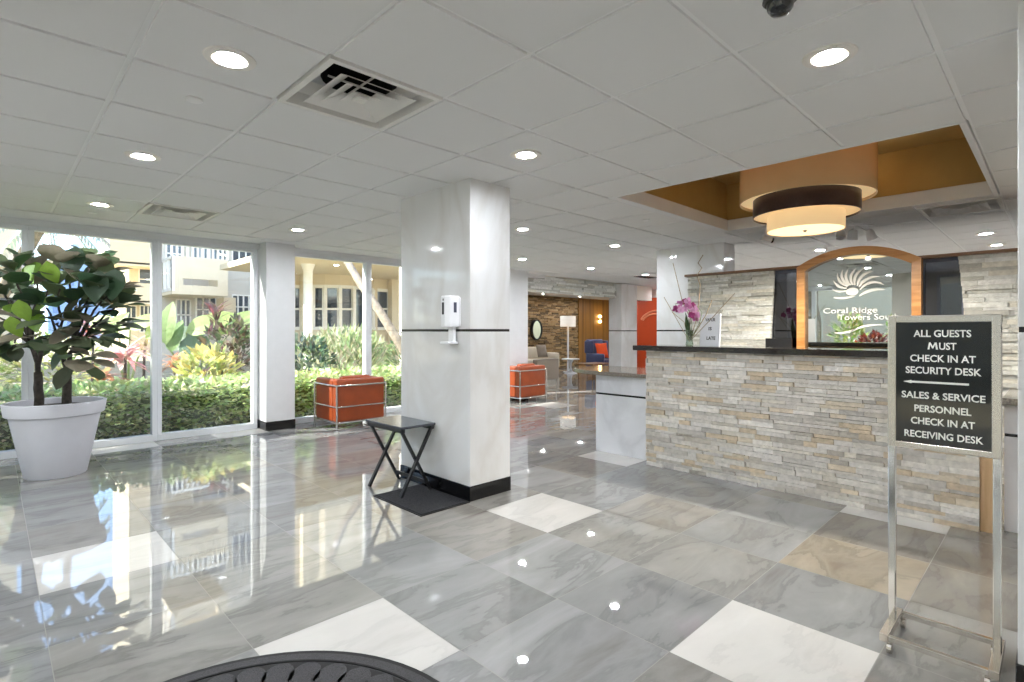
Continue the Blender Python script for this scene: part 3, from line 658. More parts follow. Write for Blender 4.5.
for ringk, (rr0, cnt, sz) in enumerate(((DR-.165, 23, .078), (DR-.31, 18, .072), (DR-.44, 12, .066), (DR-.56, 6, .055))):
    for i in range(cnt):
        a = -1.75+3.5*(i+.5*(ringk % 2))/max(1, cnt-1); c = DC+Vector((rr0*math.cos(a), rr0*math.sin(a), .0))
        if c.x < .28: continue
        er = Vector((math.cos(a), math.sin(a), 0)); et = Vector((-math.sin(a), math.cos(a), 0))
        mb.prism([c+er*sz*math.cos(2*PI*k/16)*1.0+et*sz*.74*math.sin(2*PI*k/16)+Vector((0,0,.0105)) for k in range(16)], (0,0,.004))
mb.build('scallop_relief', M['mat_edge'], t)

# ---------------------------------------------------------------- cube armchairs (leather and chrome tube)
def cube_chair(label, x, y, w=.74, dpt=.68):
    t = thing('cube_armchair', label, 'armchair', (x+w/2, y+dpt/2, 0), 'orange leather armchairs')
    H = .665; T = .15
    def cush(name, a, b, c, d, e, f, bv=.025):
        mb = MB(); mb.box(a, b, c, d, e, f); o = mb.build(name, M['leather'], t, bevel=bv, seg=3); o.data.shade_smooth(); return o
    e = .022
    cush('back_cushion', x+e, x+w-e, y+e, y+T, .095, H)
    cush('arm_cushion', x+e, x+T, y+T+.004, y+dpt-e, .095, H); cush('arm_cushion', x+w-T, x+w-e, y+T+.004, y+dpt-e, .095, H)
    cush('base_cushion', x+T+.004, x+w-T-.004, y+T+.004, y+dpt-e, .12, .28); cush('seat_cushion', x+T+.004, x+w-T-.004, y+T+.004, y+dpt-.01, .28, .43)
    cush('head_cushion', x+T+.01, x+w-T-.01, y+T+.0, y+T+.12, .44, .70, .035)
    r = .0125
    for cxx, cyy in ((x+r,y+r),(x+w-r,y+r),(x+w-r,y+dpt-r),(x+r,y+dpt-r)):
        mb = MB(); mb.tube([(cxx,cyy,0),(cxx,cyy,.60)], r, 10); smooth_by(mb.build('leg', M['chrome'], t))
    for nm, z in (('upper_rail',.585),('middle_rail',.30),('lower_rail',.085)):
        mb = MB(); c = [(x+r,y+dpt-r,z),(x+r,y+r,z),(x+w-r,y+r,z),(x+w-r,y+dpt-r,z)]
        for a, b in zip(c, c[1:]+c[:1]):
            if z > .2 and a[1] > y+.5 and b[1] > y+.5: continue
            mb.tube([a, b], .0105 if z < .5 else r, 10)
        smooth_by(mb.build(nm, M['chrome'], t))
    return t
cube_chair('orange leather cube armchair with chrome tubes by the window', 3.275, 6.69, .76, .70)
cube_chair('orange leather cube armchair just right of the marble column', 6.90, 6.86, .74, .68)

# ---------------------------------------------------------------- potted ficus
PC = Vector((.43, 6.45, 0))
t = thing('potted_ficus', 'broad leaved green tree in a large white tapered pot', 'potted plant', PC)
mb = MB(); mb.lathe([(.02,0),(.215,0),(.226,.012),(.328,.55),(.345,.556),(.358,.565),(.372,.66),(.372,.672),(.36,.678),(.346,.67),(.336,.60),(.23,.56)], PC, 64, True, False); smooth_by(mb.build('pot', M['pot'], t), 35)
mb = MB(); mb.lathe([(.34,.615),(.2,.635),(.002,.64)], PC, 32, False, True); mb.build('soil', M['soil'], t)
rl = random.Random(5)
trunks = [((-.10,.0), [(38,402),(36,372),(31,352)], .045), ((.1,.05), [(66,402),(68,378),(70,365)], .042)]
clusters = [(14,262,4.7),(40,262,5.0),(70,258,4.8),(92,252,5.1),(104,264,4.9),(118,283,4.75),(94,283,4.6),(60,278,4.6),(30,280,4.7),(6,290,4.9),(44,300,4.6),(75,300,4.75),(104,305,5.0),(124,300,4.9),(120,322,5.05),
            (92,322,4.7),(58,318,4.55),(28,318,4.7),(4,322,5.1),(12,342,4.7),(34,336,4.55),(55,345,4.5),(80,338,4.7),(100,335,4.9),(2,352,4.8),(84,358,4.6),(-14,270,5.0),(-18,310,5.0),(-10,345,5.2),(50,280,5.35),(80,272,5.35),(24,300,5.3),(66,330,5.3)]
forks = [at(31,345,4.93), at(42,352,4.93), at(60,352,4.9), at(73,350,4.93)]
mb = MB()
b1 = Vector((PC.x-.085, PC.y+.03, .62)); b2 = Vector((PC.x+.08, PC.y-.05, .62))
b1 = Vector((*at(39,402,4.93).xy, .60)); b2 = Vector((*at(67,402,4.93).xy, .60))
def limb(mb, a, b, r0, r1, wob=.03, n=5):
    a = Vector(a); b = Vector(b); pts = []; rs = []
    for i in range(n+1):
        q = i/n; p = a.lerp(b, q)+Vector((rl.uniform(-wob,wob), rl.uniform(-wob,wob), rl.uniform(-wob,wob)*.5+.06*math.sin(PI*q)*(1 if b.z > a.z else 0)))*(0 if i in (0, n) else 1)
        pts.append(p); rs.append(r0+(r1-r0)*q)
    mb.tube(pts, rs, 8)
f1 = at(38,372,4.93); f2 = at(67,374,4.93)
limb(mb, b1, f1, .038, .03, .004); limb(mb, b2, f2, .038, .03, .004)
for fk, src in zip(forks, (f1, f1, f2, f2)): limb(mb, src, fk, .021, .016, .006)
tips = []
for (u, v, d) in clusters:
    p = at(u, v, d); src = min(forks, key=lambda q: (q-p).length+abs(q.x-p.x)*.6)
    end = src.lerp(p, .86); limb(mb, src, end, .013, .007, .02); tips.append((p, end))
smooth_by(mb.build('trunk', M['bark'], t), 60)
mb = MB()
for ti, (p, end) in enumerate(tips):
    out = (p-Vector((PC.x, PC.y, 1.35))); out.normalize()
    n = 7
    for k in range(n):
        a = 2*PI*k/n+rl.random(); dirv = Vector((math.cos(a), math.sin(a), rl.uniform(-.25, .75)))+out*.8
        c = rl.random(); L = rl.uniform(.17, .28)
        if ti in (10, 17, 20, 23, 8) and k < 2: mb.col = lin((122, 158, 62))  # a few leaves coloured as if sun shone through them
        elif c < .55: mb.col = lin((74+rl.randint(-10,10), 94+rl.randint(-10,10), 68))
        elif c < .8: mb.col = lin((98, 112, 80))
        else: mb.col = lin((138, 130, 112))
        mb.leaf(end+dirv.normalized()*.03, dirv, Vector((0,0,1))-dirv*.2+Vector((rl.uniform(-.4,.4),rl.uniform(-.4,.4),0)), L, L*rl.uniform(.62,.8), rl.uniform(.0,.7), rl.uniform(.05,.3), 6, .62, .08)
for (u, v, d) in ((95,281,4.55),(112,279,4.6),(72,256,4.7)):       # upright round leaves facing the room
    p = at(u, v+6, d); mb.col = lin((58, 80, 58)); mb.leaf(p-Vector((0,0,.14)), (0.05,0.05,1), (-.75,-.65,.1), .29, .25, .1, .1, 7, .58, 0)
for (u, v, d) in ((58,284,4.5),(22,338,4.5),(30,322,4.45)):  # more leaves with sunlight put into their colour
    p = at(u, v, d); mb.col = lin((128, 160, 58)); mb.leaf(p, (-.3,-.2,.5), (-.7,-.6,.4), .2, .17, .3, .1, 6, .6, 0)
o = mb.build('foliage', M['leaf'], t, fixn=False); o.data.shade_smooth()
# loop of cord lying by the window
mb = MB(); z = .008; c0 = Vector((.98, 7.30, z)); pts = [Vector((.66,7.24,z)), Vector((.82,7.27,z))]+[c0+Vector((.17*math.cos(PI*1.1-a), .06*math.sin(PI*1.1-a), 0)) for a in [2*PI*i/18*.95 for i in range(19)]]
tag(mb.build('power_cord', mat('cord_grey', (70,72,74), .6), origin=(.9,7.28,0)), 'loop of dark cord lying on the floor beside the white pot', 'cord')

# ---------------------------------------------------------------- sign stand
SX, SY0, SY1 = 2.785, .165, .505
t = thing('sign_stand', 'chrome floor stand holding a black sign with white lettering', 'sign', (SX, (SY0+SY1)/2, 0))
def sq_post(mb, y): mb.box(SX-.013, SX+.013, y-.013, y+.013, .07, 1.36)
for y in (SY0+.002, SY1-.002):
    mb = MB(); sq_post(mb, y); mb.build('post', M['chrome'], t, bevel=.003)
mb = MB(); b0, b1_ = .09, .105
for dx in (-.15, .12):
    mb = MB(); mb.box(SX+dx-.011, SX+dx+.011, SY0-.01, SY1+.01, .05, .072); mb.build('base_rail', M['chrome'], t, bevel=.002)
for y in (SY0+.002, SY1-.002):
    mb = MB(); mb.box(SX-.165, SX+.135, y-.016, y+.016, .045, .078); mb.build('foot_bar', M['brushed'], t, bevel=.003)
for dx in (-.15, .12):
    for y in (SY0+.02, SY1-.02):
        mb = MB(); mb.tube([(SX+dx, y-.008, .022), (SX+dx, y+.008, .022)], .022, 14); mb.tube([(SX+dx, y, .03), (SX+dx, y, .05)], .008, 8); mb.build('caster', M['brushed'], t)
ZB, ZT = .826, 1.385
mb = MB(); e = .03
mb.box(SX-.014, SX+.014, SY0-.012, SY1+.012, ZT-.03, ZT); mb.box(SX-.014, SX+.014, SY0-.012, SY1+.012, ZB, ZB+.026)
mb.box(SX-.016, SX+.016, SY0-.012, SY0+.018, ZB, ZT); mb.box(SX-.016, SX+.016, SY1-.018, SY1+.012, ZB, ZT)
mb.build('sign_frame', M['brushed'], t, bevel=.003)
mb = MB(); mb.box(SX-.006, SX+.006, SY0+.016, SY1-.016, ZB+.024, ZT-.028); bd = mb.build('sign_board', M['black_board'], t)
yc = (SY0+SY1)/2; xt = SX-.0065
for txt, z, w, h in (('ALL GUESTS', 1.296, .185, .040), ('MUST', 1.244, .092, .040), ('CHECK IN AT', 1.193, .210, .040), ('SECURITY DESK', 1.143, .242, .040),
                     ('SALES & SERVICE', 1.039, .268, .039), ('PERSONNEL', .984, .182, .039), ('CHECK IN AT', .932, .205, .039), ('RECEIVING DESK', .876, .252, .039)):
    if txt == 'MUST':                          # the M drawn as one outline, then the other letters
        P = [(0,0),(.006,0),(.0085,.020),(.0150,.004),(.0185,.004),(.0250,.020),(.0275,0),(.0340,0),(.0295,.0285),(.0235,.0285),(.0168,.013),(.0100,.0285),(.0045,.0285)]
        mb = MB(); mb.prism([(xt-.0012, yc+w/2-a, z+b) for a, b in P], (.0024, 0, 0)); mb.build('lettering', M['letter'], bd)
        text_mesh('lettering', 'UST', h, M['letter'], bd, (xt, yc-.0185, z), (0,-1,0), (0,0,1), .0012, bold=.0007, width=w-.037); continue
    text_mesh('lettering', txt, h, M['letter'], bd, (xt, yc, z), (0,-1,0), (0,0,1), .0012, bold=.0007, width=w)
mb = MB(); mb.box(xt-.002, xt, yc-.085, yc+.10, 1.103, 1.111); mb.prism([(xt-.002, yc+.10, 1.100), (xt-.002, yc+.10, 1.114), (xt-.002, yc+.128, 1.107)], (.002,0,0)); mb.build('arrow', M['letter'], bd)

# ---------------------------------------------------------------- things on the counter
CT = 1.178
t = thing('orchid_arrangement', 'pink orchids and bare twigs in a vase on the stone counter', 'flowers', (4.84, 2.50, CT))
mb = MB(); mb.lathe([(.03,CT),(.038,CT+.01),(.03,CT+.05),(.034,CT+.12),(.042,CT+.15),(.034,CT+.15),(.026,CT+.05)], (4.84,2.50,0), 20, True, False); smooth_by(mb.build('vase', glass('vase_glass', (214,226,214), .1), t))
bs = Vector((4.84, 2.50, CT+.04))
def onx(u, v, X=4.84):
    r = Fv+Rv*((u-512)/FOC); d = X/r.x; return Vector((X, r.y*d, EYE+(HZ-v)/FOC*d))
mb = MB()
for pts, r in (([(694,338),(690,318),(682,300),(673,263)], .0035), ([(697,338),(698,315),(700,285),(697,275),(702,268),(698,263),(703,255)], .004), ([(698,338),(706,315),(712,300)], .004), ([(699,338),(712,318),(735,293)], .003),
               ([(692,338),(680,325),(664,297)], .003), ([(691,338),(684,322),(672,312)], .003)):
    mb.tube([bs]+[onx(u, v, 4.84+rl.uniform(-.04,.04)) for u, v in pts[1:]], r, 6)
mb.build('twig', M['twig'], t)
mb = MB(); mb.tube([bs, onx(692,325), onx(690,312), onx(683,303), onx(675,304)], .003, 6); mb.tube([bs, onx(700,322), onx(702,312), onx(697,306)], .003, 6); mb.build('stem', mat('stem_green', (92,110,62), .6), t)
mb = MB()
for (u, v) in ((676,309),(680,304),(685,302),(689,305),(693,306),(681,310),(686,308),(693,310),(694,313),(695,309),(692,315),(697,315),(688,301),(696,318)):
    c = onx(u, v, 4.84+rl.uniform(-.05,.05)); mb.col = lin(rl.choice([(196,120,172),(178,92,150),(214,160,200),(158,62,120)]))
    for k in range(5):
        a = 2*PI*k/5+rl.random(); d = Vector((-.35, math.cos(a), math.sin(a))); mb.leaf(c, d, (-1,0,0), .042, .036, .2, .1, 3, .55)
mb.build('blossom', M['magenta'], t, fixn=False)
mb = MB()
for k in range(9):
    a = rl.uniform(0, 2*PI); mb.col = lin(rl.choice([(86,106,66),(60,84,52),(120,130,90)])); mb.leaf(bs+Vector((0,0,.02)), (math.cos(a)*.35, math.sin(a)*.35+.15, 1), (math.cos(a), math.sin(a), .3), rl.uniform(.16,.30), .022, .5, .1, 5, .45)
mb.build('leaf', M['gleaf'], t, fixn=False)
t = thing('letter_board', 'small white notice board with dark lettering beside the orchid', 'notice', (4.86, 2.28, CT))
mb = MB(); P = [(4.845,2.40,CT),(4.845,2.205,CT),(4.87,2.205,CT+.30),(4.87,2.40,CT+.30)]
mb.hexa([P[0],P[1],(4.86,2.205,CT),(4.86,2.40,CT),P[3],P[2],(4.885,2.205,CT+.30),(4.885,2.40,CT+.30)]); bd = mb.build('board', M['paper'], t, bevel=.002)
upv = Vector((.025,0,.30)).normalized()
for txt, k, w in (('VAPUR', .78, .098), ('IS', .50, .030), ('LATE', .20, .085)):
    c = Vector((4.845,2.302,CT)).lerp(Vector((4.87,2.302,CT+.30)), k)+Vector((-.0015,0,0))
    text_mesh('lettering', txt, .043, M['sign_grey'], bd, c-Vector((0,.012,0)) if txt == 'LATE' else c, (0,-1,0), upv, .001, bold=.001, width=w)
mb = MB(); mb.bar((4.88,2.302,CT+.2), (4.965,2.302,CT+.003), .03, .004, (0,1,0)); mb.build('easel_leg', M['paper'], t)
t = thing('computer_monitor', 'black computer monitor behind the counter, below the dark office glass', 'monitor', (6.12, 2.12, .965))
mb = MB(); mb.box(6.10,6.13,1.99,2.26,1.0,1.24); mb.build('screen', M['black'], t, bevel=.005)
mb = MB(); mb.box(6.13,6.15,2.09,2.15,.97,1.12); mb.box(6.04,6.2,2.02,2.22,.965,.977); mb.build('foot', M['black'], t)

# ---------------------------------------------------------------- far lounge
YB_ = 12.42
mb = MB(); ledger(mb, (8.06, YB_, 0.0), (1,0,0), (0,-1,0), 7.44, 2.53, BROWN, (.03,.07), (.12,.4), (.006,.05), rnd=random.Random(31))
tag(mb.build('stone_feature_wall', M['stone']), 'brown split stone wall behind the lounge sofa', 'wall panel')
mb = MB()
for q in range(17): mb.box(15.5+q*.296, 15.5+q*.296+.292, YB_-.06-.004*(q % 2), YB_, 0, 2.53)
tag(mb.build('wood_wall_panel', M['panelwood']), 'golden wood wall panelling behind the blue wing chair', 'wall panel')
mb = MB(); mb.box(7.56, 13.0, 7.82, 8.0, 2.15, 2.53); struct('wall_header', mb, M['beige'])
mb = MB(); ledger(mb, (7.57, 7.82, 2.15), (1,0,0), (0,-1,0), 3.68, .36, GREYC, (.03,.055), (.2,.55), (.006,.05), rnd=random.Random(33))
tag(mb.build('stone_beam_cladding', M['stone']), 'grey split stone band over the opening to the lounge', 'stone band')
t = thing('oval_wall_mirror', 'oval mirror in a black rim on the brown stone wall', 'mirror', (13.15, 12.3, 1.36))
def oval(cx_, cz_, a, b, y, n=40): return [(cx_+a*math.cos(2*PI*i/n), y, cz_+b*math.sin(2*PI*i/n)) for i in range(n)]
def ovring(mb, cx_, cz_, a, b, tk, y0, y1):
    o1 = oval(cx_, cz_, a, b, y0); i1 = oval(cx_, cz_, a-tk, b-tk, y0); o2 = oval(cx_, cz_, a, b, y1); i2 = oval(cx_, cz_, a-tk, b-tk, y1); n = len(o1)
    V = [[mb.b.verts.new(p) for p in L] for L in (o1, i1, i2, o2)]
    for i in range(n):
        j = (i+1) % n
        for A, B in ((0,1),(1,2),(2,3),(3,0)): mb.face([V[A][i], V[A][j], V[B][j], V[B][i]])
mb = MB(); ovring(mb, 13.15, 1.36, .25, .34, .03, 12.24, 12.36); mb.build('rim', M['black'], t)
mb = MB(); mb.prism(oval(13.15, 1.36, .225, .315, 12.27), (0,.02,0)); mb.build('mirror_glass', M['mirror_dim'], t)
fl = at(568, 360, 17.2)
t = thing('floor_lamp', 'white floor lamp with a drum shade by the brown stone wall', 'lamp', (fl.x, fl.y, 0))
mb = MB(); mb.lathe([(.16,0),(.16,.02),(.02,.03)], (fl.x,fl.y,0), 24); mb.build('base', M['white'], t)
mb = MB(); mb.tube([(fl.x,fl.y,.02),(fl.x,fl.y,1.75)], .03, 10); mb.build('pole', M['white'], t)
mb = MB(); mb.lathe([(.25,1.46),(.25,1.80),(.245,1.80),(.245,1.46),(.25,1.46)], (fl.x,fl.y,0), 32, False, False); smooth_by(mb.build('lamp_shade', M['shade_w'], t))
mb = MB(); mb.lathe([(.03,1.58),(.05,1.63),(.03,1.68)], (fl.x,fl.y,0), 12); mb.build('bulb', M['fbulb'], t)
sc = at(600, 319, 19.2)
sc = Vector((sc.x*12.30/sc.y, 12.30, 1.32+(sc.z-1.32)*12.30/sc.y))
t = thing('wall_sconce', 'small glowing brass sconce on the golden wood wall', 'wall lamp', sc)
mb = MB(); mb.lathe([(.05,-.05),(.05,.05)], sc, 14); mb.bar(sc, sc+Vector((0,.08,0)), .03, .03); mb.build('body', M['brushed'], t)
mb = MB(); mb.lathe([(.035,.05),(.06,.11),(.03,.15)], sc, 14); mb.lathe([(.035,-.05),(.06,-.11),(.03,-.15)], sc, 14); mb.build('bulb', M['sconce'], t)

def soft(name, m, t, a, b, c, d, e, f, bv=.05):
    mb = MB(); mb.box(a, b, c, d, e, f); o = mb.build(name, m, t, bevel=bv, seg=3); o.data.shade_smooth(); return o
sx0, sx1, sy0, sy1 = 11.2, 13.2, 11.3, 12.15
t = thing('sofa', 'cream upholstered sofa against the brown stone wall', 'sofa', ((sx0+sx1)/2, (sy0+sy1)/2, 0))
soft('back', M['cream_fab'], t, sx0+.12, sx1-.12, sy1-.2, sy1, .2, .80); soft('seat', M['cream_fab'], t, sx0+.12, sx1-.12, sy0, sy1-.2, .2, .44)
for a in (sx0, sx1-.14): soft('arm', M['cream_fab'], t, a, a+.14, sy0, sy1, .15, .62)
for a in (sx0+.06, sx1-.06):
    for b in (sy0+.06, sy1-.06): mb = MB(); mb.tube([(a,b,0),(a,b,.17)], [.015,.022], 8); mb.build('leg', M['brownwood'], t)
def pillow(name, m, label, c, s, rz=0.0, tilt=.3, grp=None):
    mb = MB(); n = 8; V = {}
    for side in (-1, 1):
        for i in range(n+1):
            for j in range(n+1):
                a, b = i/n*2-1, j/n*2-1; th = .32*s*max(0, (1-a**4)*(1-b**4))**.6
                V[side, i, j] = mb.b.verts.new((a*s*(1-.06*(1-b*b)), side*th, b*s*(1-.06*(1-a*a))))
        for i in range(n):
            for j in range(n): mb.face([V[side,i,j], V[side,i+1,j], V[side,i+1,j+1], V[side,i,j+1]])
    bmesh.ops.remove_doubles(mb.b, verts=mb.b.verts, dist=.0005)
    o = smooth_by(mb.build(name, m), 80); o.location = c; o.rotation_euler = (-tilt, 0, rz); return tag(o, label, 'pillow', grp)
pillow('throw_pillow', M['pale_blue'], 'pale blue pillow at the left end of the cream sofa', (11.55, 11.66, .68), .21, .1)
pillow('throw_pillow', M['grey_fab'], 'brown grey pillow at the right end of the cream sofa', (12.72, 11.66, .68), .21, -.15)
ac = at(545, 391, 11.7)
t = thing('grey_armchair', 'taupe fabric armchair seen from behind, next to the orange armchair', 'armchair', (8.75, 8.2, 0))
ax, ay = 8.42, 7.85
soft('back', M['grey_fab'], t, ax, ax+.72, ay, ay+.14, .24, .70, .02); soft('seat', M['grey_fab'], t, ax+.05, ax+.67, ay+.14, ay+.66, .24, .42, .03)
for a in (ax, ax+.64): soft('arm', M['grey_fab'], t, a, a+.08, ay+.14, ay+.68, .24, .58, .02)
for a in (ax+.04, ax+.68):
    mb = MB(); mb.tube([(a,ay+.05,.25),(a,ay+.05,.012),(a,ay+.62,.012),(a,ay+.62,.25)], .011, 8); mb.build('leg', M['chrome'], t)
tp = Vector((12.95, 10.65, 0))
t = thing('tulip_side_table', 'round white pedestal side table under the floor lamp', 'side table', tp)
mb = MB(); mb.lathe([(.27,.43),(.28,.445),(.27,.46)], tp, 32); mb.build('tabletop', M['white'], t)
mb = MB(); mb.lathe([(.2,0),(.19,.015),(.06,.06),(.035,.17),(.04,.32),(.1,.43)], tp, 24); smooth_by(mb.build('pedestal', M['white'], t))
ct = at(594, 372, 15.0); ct.z = 0
t = thing('coffee_table', 'low wooden coffee table in front of the blue wing chair', 'table', ct)
mb = MB(); mb.box(ct.x-.45, ct.x+.45, ct.y-.3, ct.y+.3, .38, .42); mb.build('tabletop', M['brownwood'], t, bevel=.008)
for dx in (-.38, .38):
    for dy in (-.24, .24): mb = MB(); mb.tube([(ct.x+dx,ct.y+dy,0),(ct.x+dx,ct.y+dy,.38)], [.018,.025], 8); mb.build('leg', M['brownwood'], t)
wc = at(602, 375, 16.4); wc.z = 0
t = thing('wing_chair', 'blue upholstered wing chair before the golden wood wall', 'armchair', wc)
def rbox(name, a, b, c, d, e, f, bv=.04): return soft(name, M['blue_fab'], t, wc.x+a, wc.x+b, wc.y+c, wc.y+d, e, f, bv)
rbox('back', -.36, .36, .22, .36, .2, 1.06); rbox('seat', -.34, .34, -.36, .22, .2, .46); rbox('arm', -.42, -.34, -.36, .3, .2, .64); rbox('arm', .34, .42, -.36, .3, .2, .64)
rbox('wing', -.42, -.34, .05, .36, .64, 1.02, .03); rbox('wing', .34, .42, .05, .36, .64, 1.02, .03)
for a in (-.34, .34):
    for b in (-.3, .3): mb = MB(); mb.tube([(wc.x+a,wc.y+b,0),(wc.x+a,wc.y+b,.22)], [.016,.024], 8); mb.build('leg', M['brownwood'], t)
pillow('throw_pillow', M['orange_fab'], 'orange pillow on the blue wing chair', (wc.x, wc.y+.0, .72), .24, -.2, .25)
t = thing('red_wall_panel', 'red orange wall panel with a pale curved emblem down the hall', 'wall panel', (13.95, 8.2, 0))
mb = MB(); mb.box(13.94, 14.02, 7.0, 9.2, 0, 2.3); mb.build('panel', M['redpanel'], t)
mb = MB()
for r0, y0 in ((.45, 8.25), (.62, 8.15)):
    pts = [(13.932, y0+r0*math.cos(a), 1.55+r0*.6*math.sin(a)) for a in [PI*.1+PI*.75*i/14 for i in range(15)]]
    mb.tube(pts, .025, 6)
mb.build('emblem', mat('pale_emblem', (232,150,110), .5), t)

# ---------------------------------------------------------------- outdoors
mb = MB(); mb.box(-40, 60, 7.75, 70, -.2, -.06); mb.box(-40, -3.25, -30, 7.75, -.2, -.06); struct('ground', mb, M['ground'])
rg = random.Random(17)
def shrub(mb, c, rx, ry, rz, n, pal, L=(.06,.11), wr=.45, up=.6, shell=.55):
    for _ in range(n):
        while True:
            p = Vector((rg.uniform(-1,1), rg.uniform(-1,1), rg.uniform(-1,1)))
            if shell < p.length < 1: break
        d = Vector((p.x, p.y, p.z+up)).normalized()+Vector((rg.uniform(-.6,.6), rg.uniform(-.6,.6), rg.uniform(-.4,.4)))
        mb.col = lin(tuple(max(0, q+rg.randint(-10,10)) for q in rg.choice(pal))); l_ = rg.uniform(*L)
        mb.leaf((c[0]+p.x*rx, c[1]+p.y*ry, c[2]+p.z*rz), d, (rg.uniform(-.5,.5), rg.uniform(-.5,.5), 1), l_, l_*wr, rg.uniform(0,.6), .15, 3, .5)
GREEN = [(158,178,108),(140,162,94),(176,192,130),(120,146,82),(190,202,150)]
HEDGE = [(186,202,138),(168,186,120),(202,214,160),(150,172,108),(214,222,178)]
mb = MB()                                       # clipped hedge along the glass
for _ in range(13000):
    x = rg.uniform(-4.5, 6.85); fr = rg.random()
    if fr < .62: p = (x, 8.12+rg.uniform(-.08,.06), rg.uniform(.02,.56)); d = (rg.uniform(-.7,.7), -1, rg.uniform(-.1,1.0))
    else: p = (x, rg.uniform(8.1,9.1), .56+rg.uniform(-.06,.06)); d = (rg.uniform(-.8,.8), rg.uniform(-.9,.5), rg.uniform(.3,1))
    mb.col = lin(tuple(q+rg.randint(-12,12) for q in rg.choice(HEDGE))); l_ = rg.uniform(.07,.125)
    mb.leaf(p, d, (rg.uniform(-.5,.5), -.4, 1), l_, l_*.5, rg.uniform(0,.7), .15, 3, .5)
hd = thing('garden_hedge', 'clipped light green hedge running along outside the windows', 'hedge', (1.5, 8.6, -.06))
mb.build('foliage', M['gleaf'], hd, fixn=False)
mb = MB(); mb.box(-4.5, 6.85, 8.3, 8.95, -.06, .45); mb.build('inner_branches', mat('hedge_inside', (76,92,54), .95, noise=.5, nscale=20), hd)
def bush(name, label, c, rx, ry, rz, n, pal, L, wr, up=.6, cat='shrub', stems=5):
    t = thing(name, label, cat, (c[0], c[1], -.06))
    mb = MB(); shrub(mb, c, rx, ry, rz, n, pal, L, wr, up); mb.build('foliage', M['gleaf'], t, fixn=False)
    mb = MB()
    for k in range(stems):
        a = 2*PI*k/stems; mb.tube([(c[0]+.05*math.cos(a), c[1]+.05*math.sin(a), -.06), (c[0]+rx*.5*math.cos(a), c[1]+ry*.5*math.sin(a), c[2])], [.025,.012], 6)
    mb.build('stem', M['bark'], t)
    return t
q = at(208, 372, 8.6); bush('croton_bush', 'yellow leaved croton bush above the hedge', (q.x, q.y, q.z), .42, .4, .34, 420, [(222,214,142),(208,202,128),(190,190,120),(160,168,112)], (.13,.2), .42)
def cordyline(label, u, v, d, n, L, pal, w=.05, name='cordyline_plant', upz=.5):
    c = at(u, v, d); t = thing(name, label, 'plant', (c.x, c.y, -.06)); mb = MB()
    for k in range(n):
        a = rg.uniform(0, 2*PI); e = rg.uniform(-.2, 1.2); mb.col = lin(tuple(max(0, q_+rg.randint(-14,14)) for q_ in rg.choice(pal)))
        l_ = rg.uniform(*L); mb.leaf(c+Vector((rg.uniform(-.05,.05), rg.uniform(-.05,.05), rg.uniform(-.12,.12))), (math.cos(a)*math.cos(e), math.sin(a)*math.cos(e), math.sin(e)+upz*.3), (0,0,1), l_, w*rg.uniform(.8,1.3), rg.uniform(.4,1.1), .12, 6, .45)
    mb.build('foliage', M['gleaf'], t, fixn=False)
    mb = MB(); mb.tube([(c.x,c.y,-.06), (c.x+.02,c.y,c.z)], [.03,.02], 8); mb.build('stem', M['bark'], t)
    return t
PINK = [(218,180,178),(210,166,166),(228,202,196),(200,166,160),(222,188,182)]; RUST = [(176,112,92),(150,92,80),(200,150,120),(186,164,120)]
cordyline('pink leaved cordyline plant right of the potted tree, the brightest one', 124, 358, 9.2, 44, (.34,.56), PINK, .085)
cordyline('reddish brown cordyline plant low beside the white pot', 103, 382, 8.9, 40, (.3,.46), RUST, .07)
cordyline('dusty pink cordyline plant partly behind the potted tree', 92, 335, 10.6, 30, (.4,.6), [(196,150,140),(180,126,120),(206,176,160)], .07)
cordyline('dark green and maroon cordyline beside the left window mullion', 143, 350, 9.6, 28, (.3,.45), [(196,164,130),(214,190,160),(150,120,90),(232,214,190)], .05)
cordyline('copper brown cordyline right of the window mullion', 174, 362, 9.0, 30, (.22,.36), [(190,140,96),(160,110,76),(206,170,130)], .06)
cordyline('silvery variegated plant beneath the copper cordyline', 176, 380, 8.7, 26, (.18,.3), [(190,190,176),(150,156,136),(212,212,200)], .05)
cordyline('tall dark maroon cordyline among the broad green leaves', 216, 318, 10.6, 34, (.3,.5), [(110,76,78),(140,96,96),(92,66,64)], .05, upz=1.6)
q = at(230, 345, 10.2); bush('dark_croton', 'dark maroon and green bush beside the broad leaves', (q.x, q.y, q.z-.1), .5, .45, .6, 380, [(84,84,66),(104,76,70),(70,92,60),(124,112,88)], (.13,.22), .4, .8)
def paddle(label, spec, base):
    t = thing('broad_leaf_plant', label, 'plant', (base.x, base.y, -.06)); mb = MB(); ms = MB()
    for (u, v, d, L, w, dirv, col) in spec:
        p = at(u, v, d); mb.col = lin(col); mb.leaf(p, dirv, (-.6,-.6,.5), L, w, .5, .12, 8, .45); ms.tube([(base.x,base.y,-.06), ((base.x+p.x)/2, (base.y+p.y)/2, p.z*.6), p], [.03,.02,.012], 6)
    mb.build('leaf', M['gleaf'], t, fixn=False); ms.build('stem', mat('leaf_stalk', (110,130,70), .6), t)
b = at(195, 372, 11.4)
